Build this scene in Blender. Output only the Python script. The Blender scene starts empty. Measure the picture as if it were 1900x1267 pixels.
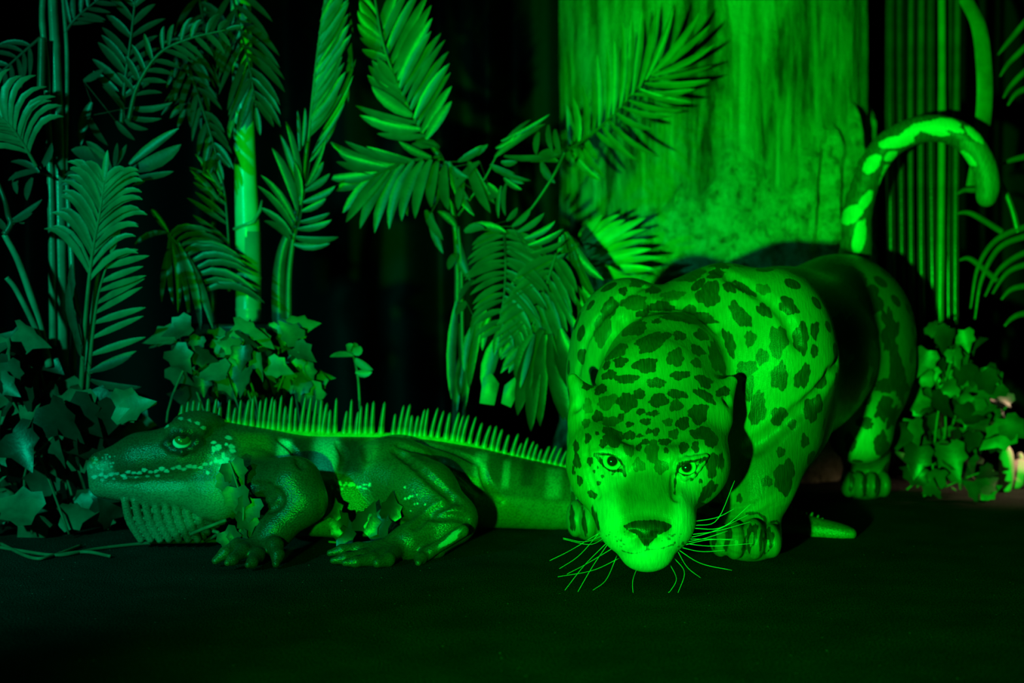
import bpy, math, random
import numpy as np
from mathutils import Vector, Matrix, noise

random.seed(7)
RNG = np.random.default_rng(11)
SC = bpy.context.scene
COL = SC.collection

# ------------------------------------------------------------------ camera
FPX = 1900 * 50.0 / 36.0          # focal length in pixels of the 1900 px wide frame
CAM_H, HORIZON = 0.49, 556.0
cam_d = bpy.data.cameras.new('camera')
cam_d.lens = 50.0
cam_d.sensor_width = 36.0
cam_d.shift_y = -(633.5 - HORIZON) / 1900.0
cam_d.dof.use_dof = True
cam_d.dof.focus_distance = 2.48
cam_d.dof.aperture_fstop = 2.8
cam = bpy.data.objects.new('camera', cam_d)
cam.location = (0, 0, CAM_H)
cam.rotation_euler = (math.pi / 2, 0, 0)
COL.objects.link(cam)
SC.camera = cam

# ------------------------------------------------------------------ exposure, world, lamps
SC.view_settings.view_transform = 'Standard'
SC.view_settings.look = 'None'
SC.view_settings.gamma = 1.0
SC.view_settings.use_curve_mapping = False
SC.view_settings.exposure = 0.0
world = bpy.data.worlds.new('dark_hall')
SC.world = world
world.use_nodes = True
world.node_tree.nodes['Background'].inputs['Color'].default_value = (0.0, 0.02, 0.012, 1)
world.node_tree.nodes['Background'].inputs['Strength'].default_value = 0.05


def spot(name, loc, aim, power, color, angle, blend, radius):
    d = bpy.data.lights.new(name, 'SPOT')
    d.energy = power
    d.color = color
    d.spot_size = math.radians(angle)
    d.spot_blend = blend
    d.shadow_soft_size = radius
    o = bpy.data.objects.new(name, d)
    o.location = loc
    o.rotation_euler = (Vector(aim) - Vector(loc)).to_track_quat('-Z', 'Y').to_euler()
    COL.objects.link(o)
    return o


spot('green_floor_spotlight', (-0.64, -0.25, 0.27), (0.60, 3.0, 0.78), 940, (0.0, 1.0, 0.016), 53, 1.0, 0.035)
spot('cyan_side_spotlight', (-1.75, 0.4, 1.15), (-0.97, 3.0, 0.40), 175, (0.0, 1.0, 0.50), 48, 1.0, 0.05)
spot('warm_lamp', (1.46, 3.60, 0.42), (1.30, 3.64, 0.03), 9, (1.0, 0.60, 0.36), 80, 1.0, 0.03)


# ------------------------------------------------------------------ pixel <-> place
def P(px, py, d):
    return np.array(((px - 950.0) / FPX * d, d, CAM_H - (py - HORIZON) / FPX * d))


def pr(px, py, d, r):
    return np.append(P(px, py, d), r)


def proj(v):
    return 950.0 + v[:, 0] / v[:, 1] * FPX, HORIZON + (CAM_H - v[:, 2]) / v[:, 1] * FPX


# ------------------------------------------------------------------ objects
def tag(o, label=None, cat=None, group=None, kind=None):
    if label: o['label'] = label
    if cat: o['category'] = cat
    if group: o['group'] = group
    if kind: o['kind'] = kind
    return o


def empty(name, loc=(0, 0, 0)):
    o = bpy.data.objects.new(name, None)
    o.location = loc
    o.empty_display_size = 0.05
    COL.objects.link(o)
    return o


def obj(name, verts, faces, m, parent=None, smooth=True, at=None):
    """one mesh object; vertices come in world space, origin moved to `at`"""
    verts = np.asarray(verts, dtype=np.float64)
    base = np.zeros(3)
    if parent is not None:
        q = parent
        while q is not None:
            base += np.array(q.location)
            q = q.parent
    loc = np.zeros(3) if at is None else np.asarray(at, dtype=float) - base
    me = bpy.data.meshes.new(name)
    v = verts - base - loc
    me.from_pydata(v.tolist(), [], faces if isinstance(faces, list) else faces.tolist())
    if smooth:
        me.polygons.foreach_set('use_smooth', np.ones(len(me.polygons), dtype=bool))
    me.materials.append(m)
    me.update()
    o = bpy.data.objects.new(name, me)
    o.location = loc
    if parent is not None: o.parent = parent
    COL.objects.link(o)
    return o


class MB:
    def __init__(s):
        s.v, s.f = [], []

    def add(s, v, f):
        n = len(s.v)
        s.v.extend([tuple(map(float, p)) for p in v])
        s.f.extend([tuple(i + n for i in q) for q in f])

    def tube(s, pts, radii, seg=8, cap=True, squash=1.0):
        pts = [Vector(p) for p in pts]
        if not hasattr(radii, '__len__'): radii = [radii] * len(pts)
        vs, fs = [], []
        up = None
        for i, p in enumerate(pts):
            t = (pts[min(i + 1, len(pts) - 1)] - pts[max(i - 1, 0)]).normalized()
            if up is None:
                up = t.orthogonal().normalized()
            up = (up - t * up.dot(t)).normalized()
            sd = t.cross(up)
            for k in range(seg):
                a = 2 * math.pi * k / seg
                vs.append(p + (up * math.cos(a) + sd * math.sin(a) * squash) * radii[i])
        for i in range(len(pts) - 1):
            for k in range(seg):
                k2 = (k + 1) % seg
                fs.append((i * seg + k, i * seg + k2, (i + 1) * seg + k2, (i + 1) * seg + k))
        if cap:
            fs.append(tuple(range(seg))[::-1])
            fs.append(tuple((len(pts) - 1) * seg + k for k in range(seg)))
        s.add(vs, fs)

    def build(s, name, m, parent=None, smooth=True, at=None):
        return obj(name, s.v, s.f, m, parent, smooth, at)


def spline(pts, n):
    """Catmull-Rom through points (rows may carry extra columns such as a radius)"""
    p = np.asarray(pts, dtype=float)
    if len(p) == 2: return p[0] + (p[1] - p[0]) * np.linspace(0, 1, n)[:, None]
    e = np.vstack([2 * p[0] - p[1], p, 2 * p[-1] - p[-2]])
    t = np.linspace(0, len(p) - 1 - 1e-9, n)
    i = t.astype(int)
    u = (t - i)[:, None]
    a, b, c, d = e[i], e[i + 1], e[i + 2], e[i + 3]
    return 0.5 * (2 * b + (c - a) * u + (2 * a - 5 * b + 4 * c - d) * u ** 2 + (3 * b - a - 3 * c + d) * u ** 3)


# ------------------------------------------------------------------ materials
def mat(name):
    m = bpy.data.materials.new(name)
    m.use_nodes = True
    nt = m.node_tree
    return m, nt, nt.nodes['Principled BSDF']


def node(nt, t, ins=None, **kw):
    n = nt.nodes.new(t)
    for k, v in kw.items(): setattr(n, k, v)
    for k, v in (ins or {}).items():
        if isinstance(v, bpy.types.NodeSocket): nt.links.new(v, n.inputs[k])
        else: n.inputs[k].default_value = v
    return n


def ramp(nt, fac, stops):
    r = node(nt, 'ShaderNodeValToRGB', {'Fac': fac})
    e = r.color_ramp.elements
    while len(e) < len(stops): e.new(0.5)
    for q, (p, c) in zip(e, stops):
        q.position = p
        q.color = (*c, 1) if len(c) == 3 else c
    return r.outputs['Color']


def texco(nt, scale=(1, 1, 1)):
    tc = node(nt, 'ShaderNodeTexCoord')
    mp = node(nt, 'ShaderNodeMapping', {'Vector': tc.outputs['Object'], 'Scale': scale})
    return mp.outputs['Vector']


def bump(nt, bsdf, h, strength, dist=0.01):
    b = node(nt, 'ShaderNodeBump', {'Height': h, 'Strength': strength, 'Distance': dist})
    nt.links.new(b.outputs['Normal'], bsdf.inputs['Normal'])
    return b


def simple(name, col, rough=0.5, spec=0.5, var=0.25, scale=30.0, bmp=0.0):
    """one colour with a little procedural mottling"""
    m, nt, b = mat(name)
    v = texco(nt)
    nz = node(nt, 'ShaderNodeTexNoise', {'Vector': v, 'Scale': scale, 'Detail': 4.0})
    c1 = tuple(x * (1 - var) for x in col)
    c2 = tuple(min(1, x * (1 + var)) for x in col)
    nt.links.new(ramp(nt, nz.outputs['Fac'], [(0.3, c1), (0.7, c2)]), b.inputs['Base Color'])
    b.inputs['Roughness'].default_value = rough
    b.inputs['Specular IOR Level'].default_value = spec
    if bmp: bump(nt, b, nz.outputs['Fac'], bmp, 0.004)
    return m


# ------------------------------------------------------------------ sculpting: signed distances, smooth unions, surface nets
def ell(c, r, ax=None):
    c = np.asarray(c, dtype=np.float32)
    r = np.asarray(r, dtype=np.float32)
    A = np.eye(3, dtype=np.float32) if ax is None else np.asarray(ax, dtype=np.float32)

    def f(p):
        q = (p - c) @ A.T
        k0 = np.linalg.norm(q / r, axis=-1)
        k1 = np.linalg.norm(q / (r * r), axis=-1) + 1e-9
        return k0 * (k0 - 1) / k1
    R = float(r.max())
    return f, c - R, c + R


def cone(a, b, ra, rb):
    a = np.asarray(a, dtype=np.float32)
    b = np.asarray(b, dtype=np.float32)
    ba = b - a
    l2 = float(ba @ ba)

    def f(p):
        q = p - a
        t = np.clip((q @ ba) / l2, 0, 1)
        return np.linalg.norm(q - t[..., None] * ba, axis=-1) - (ra + (rb - ra) * t)
    R = max(ra, rb)
    return f, np.minimum(a, b) - R, np.maximum(a, b) + R


class Sculpt:
    def __init__(s): s.ops = []

    def add(s, prim, k=0.03): s.ops.append((1, k, prim))

    def sub(s, prim, k=0.01): s.ops.append((-1, k, prim))

    def limb(s, pts, k=0.03, k0=None):
        """chain of tapering cones; pts rows = (x, y, z, r)"""
        for i in range(len(pts) - 1):
            a, b = pts[i], pts[i + 1]
            s.add(cone(a[:3], b[:3], float(a[3]), float(b[3])), k if i or k0 is None else k0)

    @staticmethod
    def _mix(sign, k, d, e):
        if sign > 0:
            h = np.maximum(k - np.abs(d - e), 0) / k
            return np.minimum(d, e) - h * h * k * 0.25
        e = -e
        h = np.maximum(k - np.abs(d - e), 0) / k
        return np.maximum(d, e) + h * h * k * 0.25

    def at(s, p):
        p = np.asarray(p, dtype=np.float32)
        d = np.full(len(p), 0.2, dtype=np.float32)
        for sign, k, (f, lo, hi) in s.ops:
            m = np.all((p > lo - k - 0.02) & (p < hi + k + 0.02), axis=1)
            if m.any(): d[m] = s._mix(sign, k, d[m], f(p[m]))
        return d

    def on(s, px, py, d0=2.0, d1=4.2):
        """first point of the surface seen along a line of sight"""
        ds = np.linspace(d0, d1, 900)
        f = s.at(np.array([P(px, py, d) for d in ds]))
        i = int(np.argmax(f < 0))
        if f[i] >= 0: return P(px, py, d1)
        t = f[i - 1] / (f[i - 1] - f[i])
        return P(px, py, ds[i - 1] + (ds[i] - ds[i - 1]) * t)

    def groove(s, pts, w, k=0.01, n=10, depth=0.0):
        q = [s.on(x, y) + np.array((0, depth, 0)) for x, y in spline(pts, n)]
        new = [cone(a, b, w, w) for a, b in zip(q, q[1:]) if np.linalg.norm(a - b) < 0.08]
        for c in new: s.sub(c, k)

    def mesh(s, h, refine=1):
        lo = np.min([o[2][1] for o in s.ops if o[0] > 0], axis=0) - 3 * h
        hi = np.max([o[2][2] for o in s.ops if o[0] > 0], axis=0) + 3 * h
        n = np.ceil((hi - lo) / h).astype(int) + 1
        F = np.full(n, 0.2, dtype=np.float32)
        for sign, k, (f, a, b) in s.ops:
            i0 = np.maximum(((a - k - 0.012 - lo) / h).astype(int), 0)
            i1 = np.minimum(((b + k + 0.012 - lo) / h).astype(int) + 2, n)
            if np.any(i1 <= i0): continue
            g = np.stack(np.meshgrid(*[(lo[j] + h * np.arange(i0[j], i1[j])).astype(np.float32) for j in range(3)], indexing='ij'), axis=-1)
            sl = tuple(slice(i0[j], i1[j]) for j in range(3))
            F[sl] = s._mix(sign, k, F[sl], f(g))
        V, Q = surface_nets(F, lo, h)
        for _ in range(refine):
            V, Q = split_quads(V, Q)
            V = s.snap(V, h)
        if not refine: V = s.snap(V, h)
        return V, Q

    def snap(s, V, h, it=2):
        for _ in range(it):
            e = h * 0.3
            d = s.at(V)
            g = np.stack([s.at(V + np.eye(3, dtype=np.float32)[j] * e) - s.at(V - np.eye(3, dtype=np.float32)[j] * e) for j in range(3)], axis=1) / (2 * e)
            gl = np.maximum((g * g).sum(1), 0.15)
            st = np.clip(d / gl, -h, h)
            V = V - g * st[:, None]
        return V


def surface_nets(F, lo, h):
    n = np.array(F.shape)
    neg = F < 0
    c = np.zeros(n - 1, dtype=np.uint8)
    for i in (0, 1):
        for j in (0, 1):
            for k in (0, 1):
                c += neg[i:n[0] - 1 + i, j:n[1] - 1 + j, k:n[2] - 1 + k]
    act = (c > 0) & (c < 8)
    idx = np.full(n - 1, -1, dtype=np.int64)
    ii = np.argwhere(act)
    idx[act] = np.arange(len(ii))
    acc = np.zeros((len(ii), 3))
    cnt = np.zeros(len(ii))
    for ax in range(3):
        for u in (0, 1):
            for w in (0, 1):
                o = [0, 0, 0]
                o[(ax + 1) % 3], o[(ax + 2) % 3] = u, w
                p = ii + o
                q = p.copy()
                q[:, ax] += 1
                a, b = F[tuple(p.T)], F[tuple(q.T)]
                m = (a < 0) != (b < 0)
                t = a[m] / (a[m] - b[m])
                pos = np.tile(np.array(o, dtype=float), (m.sum(), 1))
                pos[:, ax] = t
                acc[m] += pos
                cnt[m] += 1
    V = lo + h * (ii + acc / cnt[:, None])
    quads = []
    for ax in range(3):
        y, z = (ax + 1) % 3, (ax + 2) % 3
        sa = [slice(None)] * 3
        sb = [slice(None)] * 3
        sa[ax], sb[ax] = slice(0, -1), slice(1, None)
        na, nb = neg[tuple(sa)], neg[tuple(sb)]
        e = np.argwhere(na != nb)
        e = e[(e[:, y] > 0) & (e[:, z] > 0) & (e[:, y] < n[y] - 1) & (e[:, z] < n[z] - 1)]
        out = na[tuple(e.T)]
        cells = []
        for dy, dz in ((-1, -1), (0, -1), (0, 0), (-1, 0)):
            q = e.copy()
            q[:, y] += dy
            q[:, z] += dz
            cells.append(idx[tuple(q.T)])
        q = np.stack(cells, axis=1)
        q[~out] = q[~out][:, ::-1]
        quads.append(q)
    return V.astype(np.float32), np.vstack(quads)


def split_quads(V, Q):
    e = np.sort(np.stack([Q, np.roll(Q, -1, axis=1)], axis=-1).reshape(-1, 2), axis=1)
    key = e[:, 0].astype(np.int64) * len(V) + e[:, 1]
    uq, first, inv = np.unique(key, return_index=True, return_inverse=True)
    ue = e[first]
    nv, ne = len(V), len(uq)
    W = np.vstack([V, (V[ue[:, 0]] + V[ue[:, 1]]) / 2, V[Q].mean(1)])
    m = (inv.reshape(-1, 4) + nv)
    fc = np.arange(len(Q)) + nv + ne
    out = [np.stack([Q[:, i], m[:, i], fc, m[:, (i + 3) % 4]], axis=1) for i in range(4)]
    return W.astype(np.float32), np.vstack(out)


# ------------------------------------------------------------------ painting a sculpture (brushwork given where it sits on the surface)
def seg_dist(x, y, a, b):
    bx, by = b[0] - a[0], b[1] - a[1]
    t = np.clip(((x - a[0]) * bx + (y - a[1]) * by) / (bx * bx + by * by + 1e-9), 0, 1)
    return np.hypot(x - a[0] - bx * t, y - a[1] - by * t)


def poly_dist(x, y, pl):
    d = np.full(len(x), 1e9)
    ins = np.zeros(len(x), dtype=bool)
    for a, b in zip(pl, pl[1:] + pl[:1]):
        d = np.minimum(d, seg_dist(x, y, a, b))
        if a[1] != b[1]:
            ins ^= ((a[1] > y) != (b[1] > y)) & (x < (b[0] - a[0]) * (y - a[1]) / (b[1] - a[1]) + a[0])
    return np.where(ins, -d, d)


class Paint:
    def __init__(s, V, base):
        s.V = V
        s.x, s.y = proj(V)
        s.col = np.tile(np.array(base, dtype=float), (len(V), 1))
        s.S = np.full(len(V), 20.0)
        s.dk = np.ones(len(V))
        s.wob = 0.14

    def front(s, cx, cy, r=4.0):
        m = np.where((np.abs(s.x - cx) < r) & (np.abs(s.y - cy) < r))[0]
        if len(m) == 0: return None
        return s.V[m[np.argmin(s.V[m, 1])]]

    def near(s, cx, cy, rad, depth=1.3):
        c = s.front(cx, cy)
        if c is None: return None
        R = rad * c[1] / FPX * depth + 0.012
        return np.where((np.abs(s.x - cx) < rad + 14) & (np.abs(s.y - cy) < rad + 14) & (np.abs(s.V[:, 1] - c[1]) < R))[0]

    def put(s, m, d, dark):
        u = d < s.S[m]
        mm = m[u]
        s.S[mm] = d[u]
        s.dk[mm] = dark

    def spot(s, cx, cy, rx, ry, ang=0, dark=1.0):
        m = s.near(cx, cy, max(rx, ry))
        if m is None or len(m) == 0: return
        a = math.radians(ang)
        dx, dy = s.x[m] - cx, s.y[m] - cy
        u = dx * math.cos(a) + dy * math.sin(a)
        v = -dx * math.sin(a) + dy * math.cos(a)
        th = np.arctan2(v / ry, u / rx)
        f = [random.uniform(0, 6.28) for _ in range(4)]
        w = 1 + s.wob * (0.5 * np.cos(2 * th + f[0]) + 0.8 * np.cos(3 * th + f[1]) + 0.6 * np.cos(5 * th + f[2]) + 0.35 * np.cos(9 * th + f[3]))
        s.put(m, (np.hypot(u / rx, v / ry) - w) * min(rx, ry), dark)

    def carve(s, m, cx, cy, rx, ry, ang=0):
        """leave the ground colour showing inside a dark area"""
        a = math.radians(ang)
        dx, dy = s.x[m] - cx, s.y[m] - cy
        u = dx * math.cos(a) + dy * math.sin(a)
        v = -dx * math.sin(a) + dy * math.cos(a)
        s.S[m] = np.maximum(s.S[m], (1 - np.hypot(u / rx, v / ry)) * min(rx, ry))

    def line(s, pts, w, dark=1.0):
        cx, cy = np.mean([p[0] for p in pts]), np.mean([p[1] for p in pts])
        rad = max(max(abs(p[0] - cx), abs(p[1] - cy)) for p in pts) + w
        c = pts[len(pts) // 2]
        m = s.near(c[0], c[1], rad + 10, 2.0)
        if m is None: return
        d = np.min([seg_dist(s.x[m], s.y[m], a, b) for a, b in zip(pts, pts[1:])], axis=0) - w
        s.put(m, d, dark)

    def poly(s, pl, dark=1.0):
        cx, cy = np.mean([p[0] for p in pl]), np.mean([p[1] for p in pl])
        rad = max(max(abs(p[0] - cx), abs(p[1] - cy)) for p in pl)
        m = s.near(cx, cy, rad)
        if m is None: return
        s.put(m, poly_dist(s.x[m], s.y[m], pl), dark)

    def zone(s, pl, col, feather, amount=1.0, ymax=1e9):
        w = np.clip(0.5 - poly_dist(s.x, s.y, pl) / feather, 0, 1) * (s.V[:, 1] < ymax) * amount
        w = (w * w * (3 - 2 * w))[:, None]
        s.col = s.col * (1 - w) + np.array(col) * w

    def blend(s, w, col):
        w = np.clip(w, 0, 1)[:, None]
        s.col = s.col * (1 - w) + np.array(col) * w

    def store(s, me):
        a = me.attributes.new('paint', 'FLOAT_COLOR', 'POINT')
        a.data.foreach_set('color', np.hstack([s.col, np.ones((len(s.V), 1))]).astype(np.float32).ravel())
        a = me.attributes.new('spot', 'FLOAT', 'POINT')
        a.data.foreach_set('value', s.S.astype(np.float32))
        a = me.attributes.new('spot_tone', 'FLOAT', 'POINT')
        a.data.foreach_set('value', s.dk.astype(np.float32))

# ------------------------------------------------------------------ the setting
def carpet_mat():
    m, nt, b = mat('black_carpet')
    v = texco(nt)
    n1 = node(nt, 'ShaderNodeTexNoise', {'Vector': texco(nt, (1, 0.45, 1)), 'Scale': 420.0, 'Detail': 3.0})
    n2 = node(nt, 'ShaderNodeTexNoise', {'Vector': v, 'Scale': 9.0, 'Detail': 5.0})
    n3 = node(nt, 'ShaderNodeTexVoronoi', {'Vector': v, 'Scale': 75.0})
    c = ramp(nt, n1.outputs['Fac'], [(0.38, (0.006, 0.007, 0.007)), (0.70, (0.085, 0.09, 0.09))])
    mx = node(nt, 'ShaderNodeMixRGB', {'Fac': 1.0, 'Color1': c, 'Color2': ramp(nt, n2.outputs['Fac'], [(0.3, (0.45, 0.45, 0.45)), (0.75, (1, 1, 1))])}, blend_type='MULTIPLY')
    lint = ramp(nt, n3.outputs['Distance'], [(0.06, (1, 1, 1)), (0.14, (0, 0, 0))])
    pick = ramp(nt, n3.outputs['Color'], [(0.80, (0, 0, 0)), (0.84, (1, 1, 1))])
    lm = node(nt, 'ShaderNodeMixRGB', {'Fac': 1.0, 'Color1': lint, 'Color2': pick}, blend_type='MULTIPLY')
    mx2 = node(nt, 'ShaderNodeMixRGB', {'Fac': lm.outputs['Color'], 'Color1': mx.outputs['Color'], 'Color2': (0.4, 0.42, 0.38, 1)})
    nt.links.new(mx2.outputs['Color'], b.inputs['Base Color'])
    b.inputs['Roughness'].default_value = 0.95
    b.inputs['Specular IOR Level'].default_value = 0.1
    bump(nt, b, n1.outputs['Fac'], 0.9, 0.004)
    return m


M_CARPET = carpet_mat()
fl = obj('floor', [(-4, -1.5, 0), (4.5, -1.5, 0), (4.5, 6, 0), (-4, 6, 0)], [(0, 1, 2, 3)], M_CARPET, smooth=False)
tag(fl, kind='structure')
M_WALL = simple('black_wall_paint', (0.010, 0.012, 0.014), 0.8, 0.2)
wb = obj('wall_back', [(-4, 5.6, 0), (4.5, 5.6, 0), (4.5, 5.6, 3.2), (-4, 5.6, 3.2)], [(0, 1, 2, 3)], M_WALL, smooth=False)
tag(wb, kind='structure')


def curtain():
    """black stage drape hanging in deep soft folds behind the plants"""
    m, nt, b = mat('black_drape')
    nz = node(nt, 'ShaderNodeTexNoise', {'Vector': texco(nt, (1, 1, 0.2)), 'Scale': 260.0})
    nt.links.new(ramp(nt, nz.outputs['Fac'], [(0.3, (0.003, 0.004, 0.008)), (0.7, (0.006, 0.008, 0.014))]), b.inputs['Base Color'])
    b.inputs['Roughness'].default_value = 0.6
    b.inputs['Specular IOR Level'].default_value = 0.12
    xs = np.linspace(-2.6, 3.0, 700)
    ph = xs * 13 + 1.3 * np.sin(xs * 3.1) + 0.7 * np.sin(xs * 7.7 + 1)
    vs, fs = [], []
    zs = np.linspace(0.01, 2.9, 12)
    for z in zs:
        k = 1.15 - 0.1 * z
        yy = 5.0 + 0.075 * k * np.sin(ph + 0.15 * z) + 0.03 * np.sin(ph * 2.3 + 0.4 * z)
        vs += list(zip(xs, yy, np.full(len(xs), z)))
    n = len(xs)
    for j in range(len(zs) - 1):
        for i in range(n - 1):
            fs.append((j * n + i, j * n + i + 1, (j + 1) * n + i + 1, (j + 1) * n + i))
    o = obj('stage_curtain', vs, fs, m)
    tag(o, 'black stage curtain hanging in folds behind all the plants', 'curtain')


curtain()


def trunk():
    m, nt, b = mat('painted_bark')
    v1 = texco(nt, (1, 1, 0.12))
    n1 = node(nt, 'ShaderNodeTexNoise', {'Vector': v1, 'Scale': 21.0, 'Detail': 8.0, 'Roughness': 0.7, 'Distortion': 0.4})
    n2 = node(nt, 'ShaderNodeTexNoise', {'Vector': texco(nt, (1, 1, 0.45)), 'Scale': 6.0, 'Detail': 8.0, 'Roughness': 0.7})
    n3 = node(nt, 'ShaderNodeTexNoise', {'Vector': texco(nt), 'Scale': 30.0, 'Detail': 8.0, 'Roughness': 0.75, 'Distortion': 0.15})
    at = node(nt, 'ShaderNodeAttribute', attribute_name='patch')
    c1 = ramp(nt, n1.outputs['Fac'], [(0.38, (0.10, 0.12, 0.05)), (0.46, (0.42, 0.47, 0.22)), (0.53, (0.60, 0.66, 0.34)), (0.62, (0.92, 0.97, 0.68))])
    c2 = ramp(nt, n3.outputs['Fac'], [(0.36, (0.14, 0.16, 0.07)), (0.48, (0.64, 0.70, 0.38)), (0.60, (0.95, 0.98, 0.74))])
    mx = node(nt, 'ShaderNodeMixRGB', {'Fac': at.outputs['Fac'], 'Color1': c1, 'Color2': c2})
    big = ramp(nt, n2.outputs['Fac'], [(0.36, (0.50, 0.50, 0.48)), (0.52, (1, 1, 1))])
    ml = node(nt, 'ShaderNodeMixRGB', {'Fac': 0.85, 'Color1': mx.outputs['Color'], 'Color2': big}, blend_type='MULTIPLY')
    nt.links.new(ml.outputs['Color'], b.inputs['Base Color'])
    b.inputs['Roughness'].default_value = 0.55
    ad = node(nt, 'ShaderNodeMath', {0: n1.outputs['Fac'], 1: n3.outputs['Fac']}, operation='ADD')
    bump(nt, b, ad.outputs['Value'], 1.0, 0.03)
    c = P(1320, 0, 4.27)
    R = 0.452
    na, nz_ = 300, 260
    vs, pt = [], []
    for j in range(nz_):
        z = 2.1 * j / (nz_ - 1)
        for i in range(na):
            a = 2 * math.pi * i / na
            x, y = math.cos(a), math.sin(a)
            q = Vector((x * 4.5, y * 4.5, z * 1.1))
            d = 0.010 * noise.fractal(q * 1.6, 1.0, 2.0, 5)
            # loose bark plates on the lower front, ragged upper rim
            edge = 0.80 + 0.22 * noise.noise(Vector((x * 3 + 7, y * 3, 0.3))) + 0.06 * noise.noise(Vector((x * 11, y * 11, z * 9))) + 0.16 * x
            w = 1 / (1 + math.exp((z - edge) / 0.008)) if abs(z - edge) < 0.2 else float(z < edge)
            w *= 1 if x > -0.55 else 0.0
            d += w * (0.020 + 0.026 * noise.fractal(Vector((x * 7, y * 7, z * 4.5)), 1.0, 2.0, 5))
            fl_ = max(0, 0.12 - z) * 0.35
            r = R + d + fl_
            vs.append((c[0] + x * r, c[1] + y * r, z))
            pt.append(w)
    fs = [(j * na + i, j * na + (i + 1) % na, (j + 1) * na + (i + 1) % na, (j + 1) * na + i) for j in range(nz_ - 1) for i in range(na)]
    o = obj('tree_trunk', vs, fs, m, at=(c[0], c[1], 0))
    a = o.data.attributes.new('patch', 'FLOAT', 'POINT')
    a.data.foreach_set('value', np.array(pt, dtype=np.float32))
    tag(o, 'broad upright tree trunk with flaking pale bark behind the spotted big cat', 'tree trunk')


trunk()

# ------------------------------------------------------------------ jaguar statue
def jaguar_mat():
    m, nt, b = mat('painted_spotted_coat')
    v = texco(nt)
    pa = node(nt, 'ShaderNodeAttribute', attribute_name='paint')
    sp = node(nt, 'ShaderNodeAttribute', attribute_name='spot')
    tn = node(nt, 'ShaderNodeAttribute', attribute_name='spot_tone')
    n1 = node(nt, 'ShaderNodeTexNoise', {'Vector': texco(nt, (1, 0.16, 0.16)), 'Scale': 330.0, 'Detail': 2.0})
    n2 = node(nt, 'ShaderNodeTexNoise', {'Vector': v, 'Scale': 60.0, 'Detail': 3.0})
    n3 = node(nt, 'ShaderNodeTexNoise', {'Vector': v, 'Scale': 700.0, 'Detail': 1.0})
    # ragged brush edge: distance + noise, then a narrow step
    a1 = node(nt, 'ShaderNodeMath', {0: n1.outputs['Fac'], 1: 3.6, 2: sp.outputs['Fac']}, operation='MULTIPLY_ADD')
    a2 = node(nt, 'ShaderNodeMath', {0: n2.outputs['Fac'], 1: 5.0, 2: a1.outputs['Value']}, operation='MULTIPLY_ADD')
    st = node(nt, 'ShaderNodeMapRange', {'Value': a2.outputs['Value'], 'From Min': 3.5, 'From Max': 5.1, 'To Min': 1.0, 'To Max': 0.0}, interpolation_type='SMOOTHSTEP')
    tone = node(nt, 'ShaderNodeMath', {0: st.outputs['Result'], 1: tn.outputs['Fac']}, operation='MULTIPLY')
    thin = node(nt, 'ShaderNodeMapRange', {'Value': n1.outputs['Fac'], 'From Min': 0.35, 'From Max': 0.75, 'To Min': 1.0, 'To Max': 0.86})
    tone2 = node(nt, 'ShaderNodeMath', {0: tone.outputs['Value'], 1: thin.outputs['Result']}, operation='MULTIPLY')
    hair = ramp(nt, n1.outputs['Fac'], [(0.3, (0.72, 0.72, 0.72)), (0.65, (1.0, 1.0, 1.0))])
    base = node(nt, 'ShaderNodeMixRGB', {'Fac': 0.8, 'Color1': pa.outputs['Color'], 'Color2': hair}, blend_type='MULTIPLY')
    fin = node(nt, 'ShaderNodeMixRGB', {'Fac': tone2.outputs['Value'], 'Color1': base.outputs['Color'], 'Color2': (0.018, 0.015, 0.010, 1)})
    nt.links.new(fin.outputs['Color'], b.inputs['Base Color'])
    b.inputs['Roughness'].default_value = 0.42
    b.inputs['Specular IOR Level'].default_value = 0.45
    hh = node(nt, 'ShaderNodeMath', {0: n3.outputs['Fac'], 1: 0.4, 2: n1.outputs['Fac']}, operation='MULTIPLY_ADD')
    bump(nt, b, hh.outputs['Value'], 0.28, 0.004)
    return m


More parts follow.
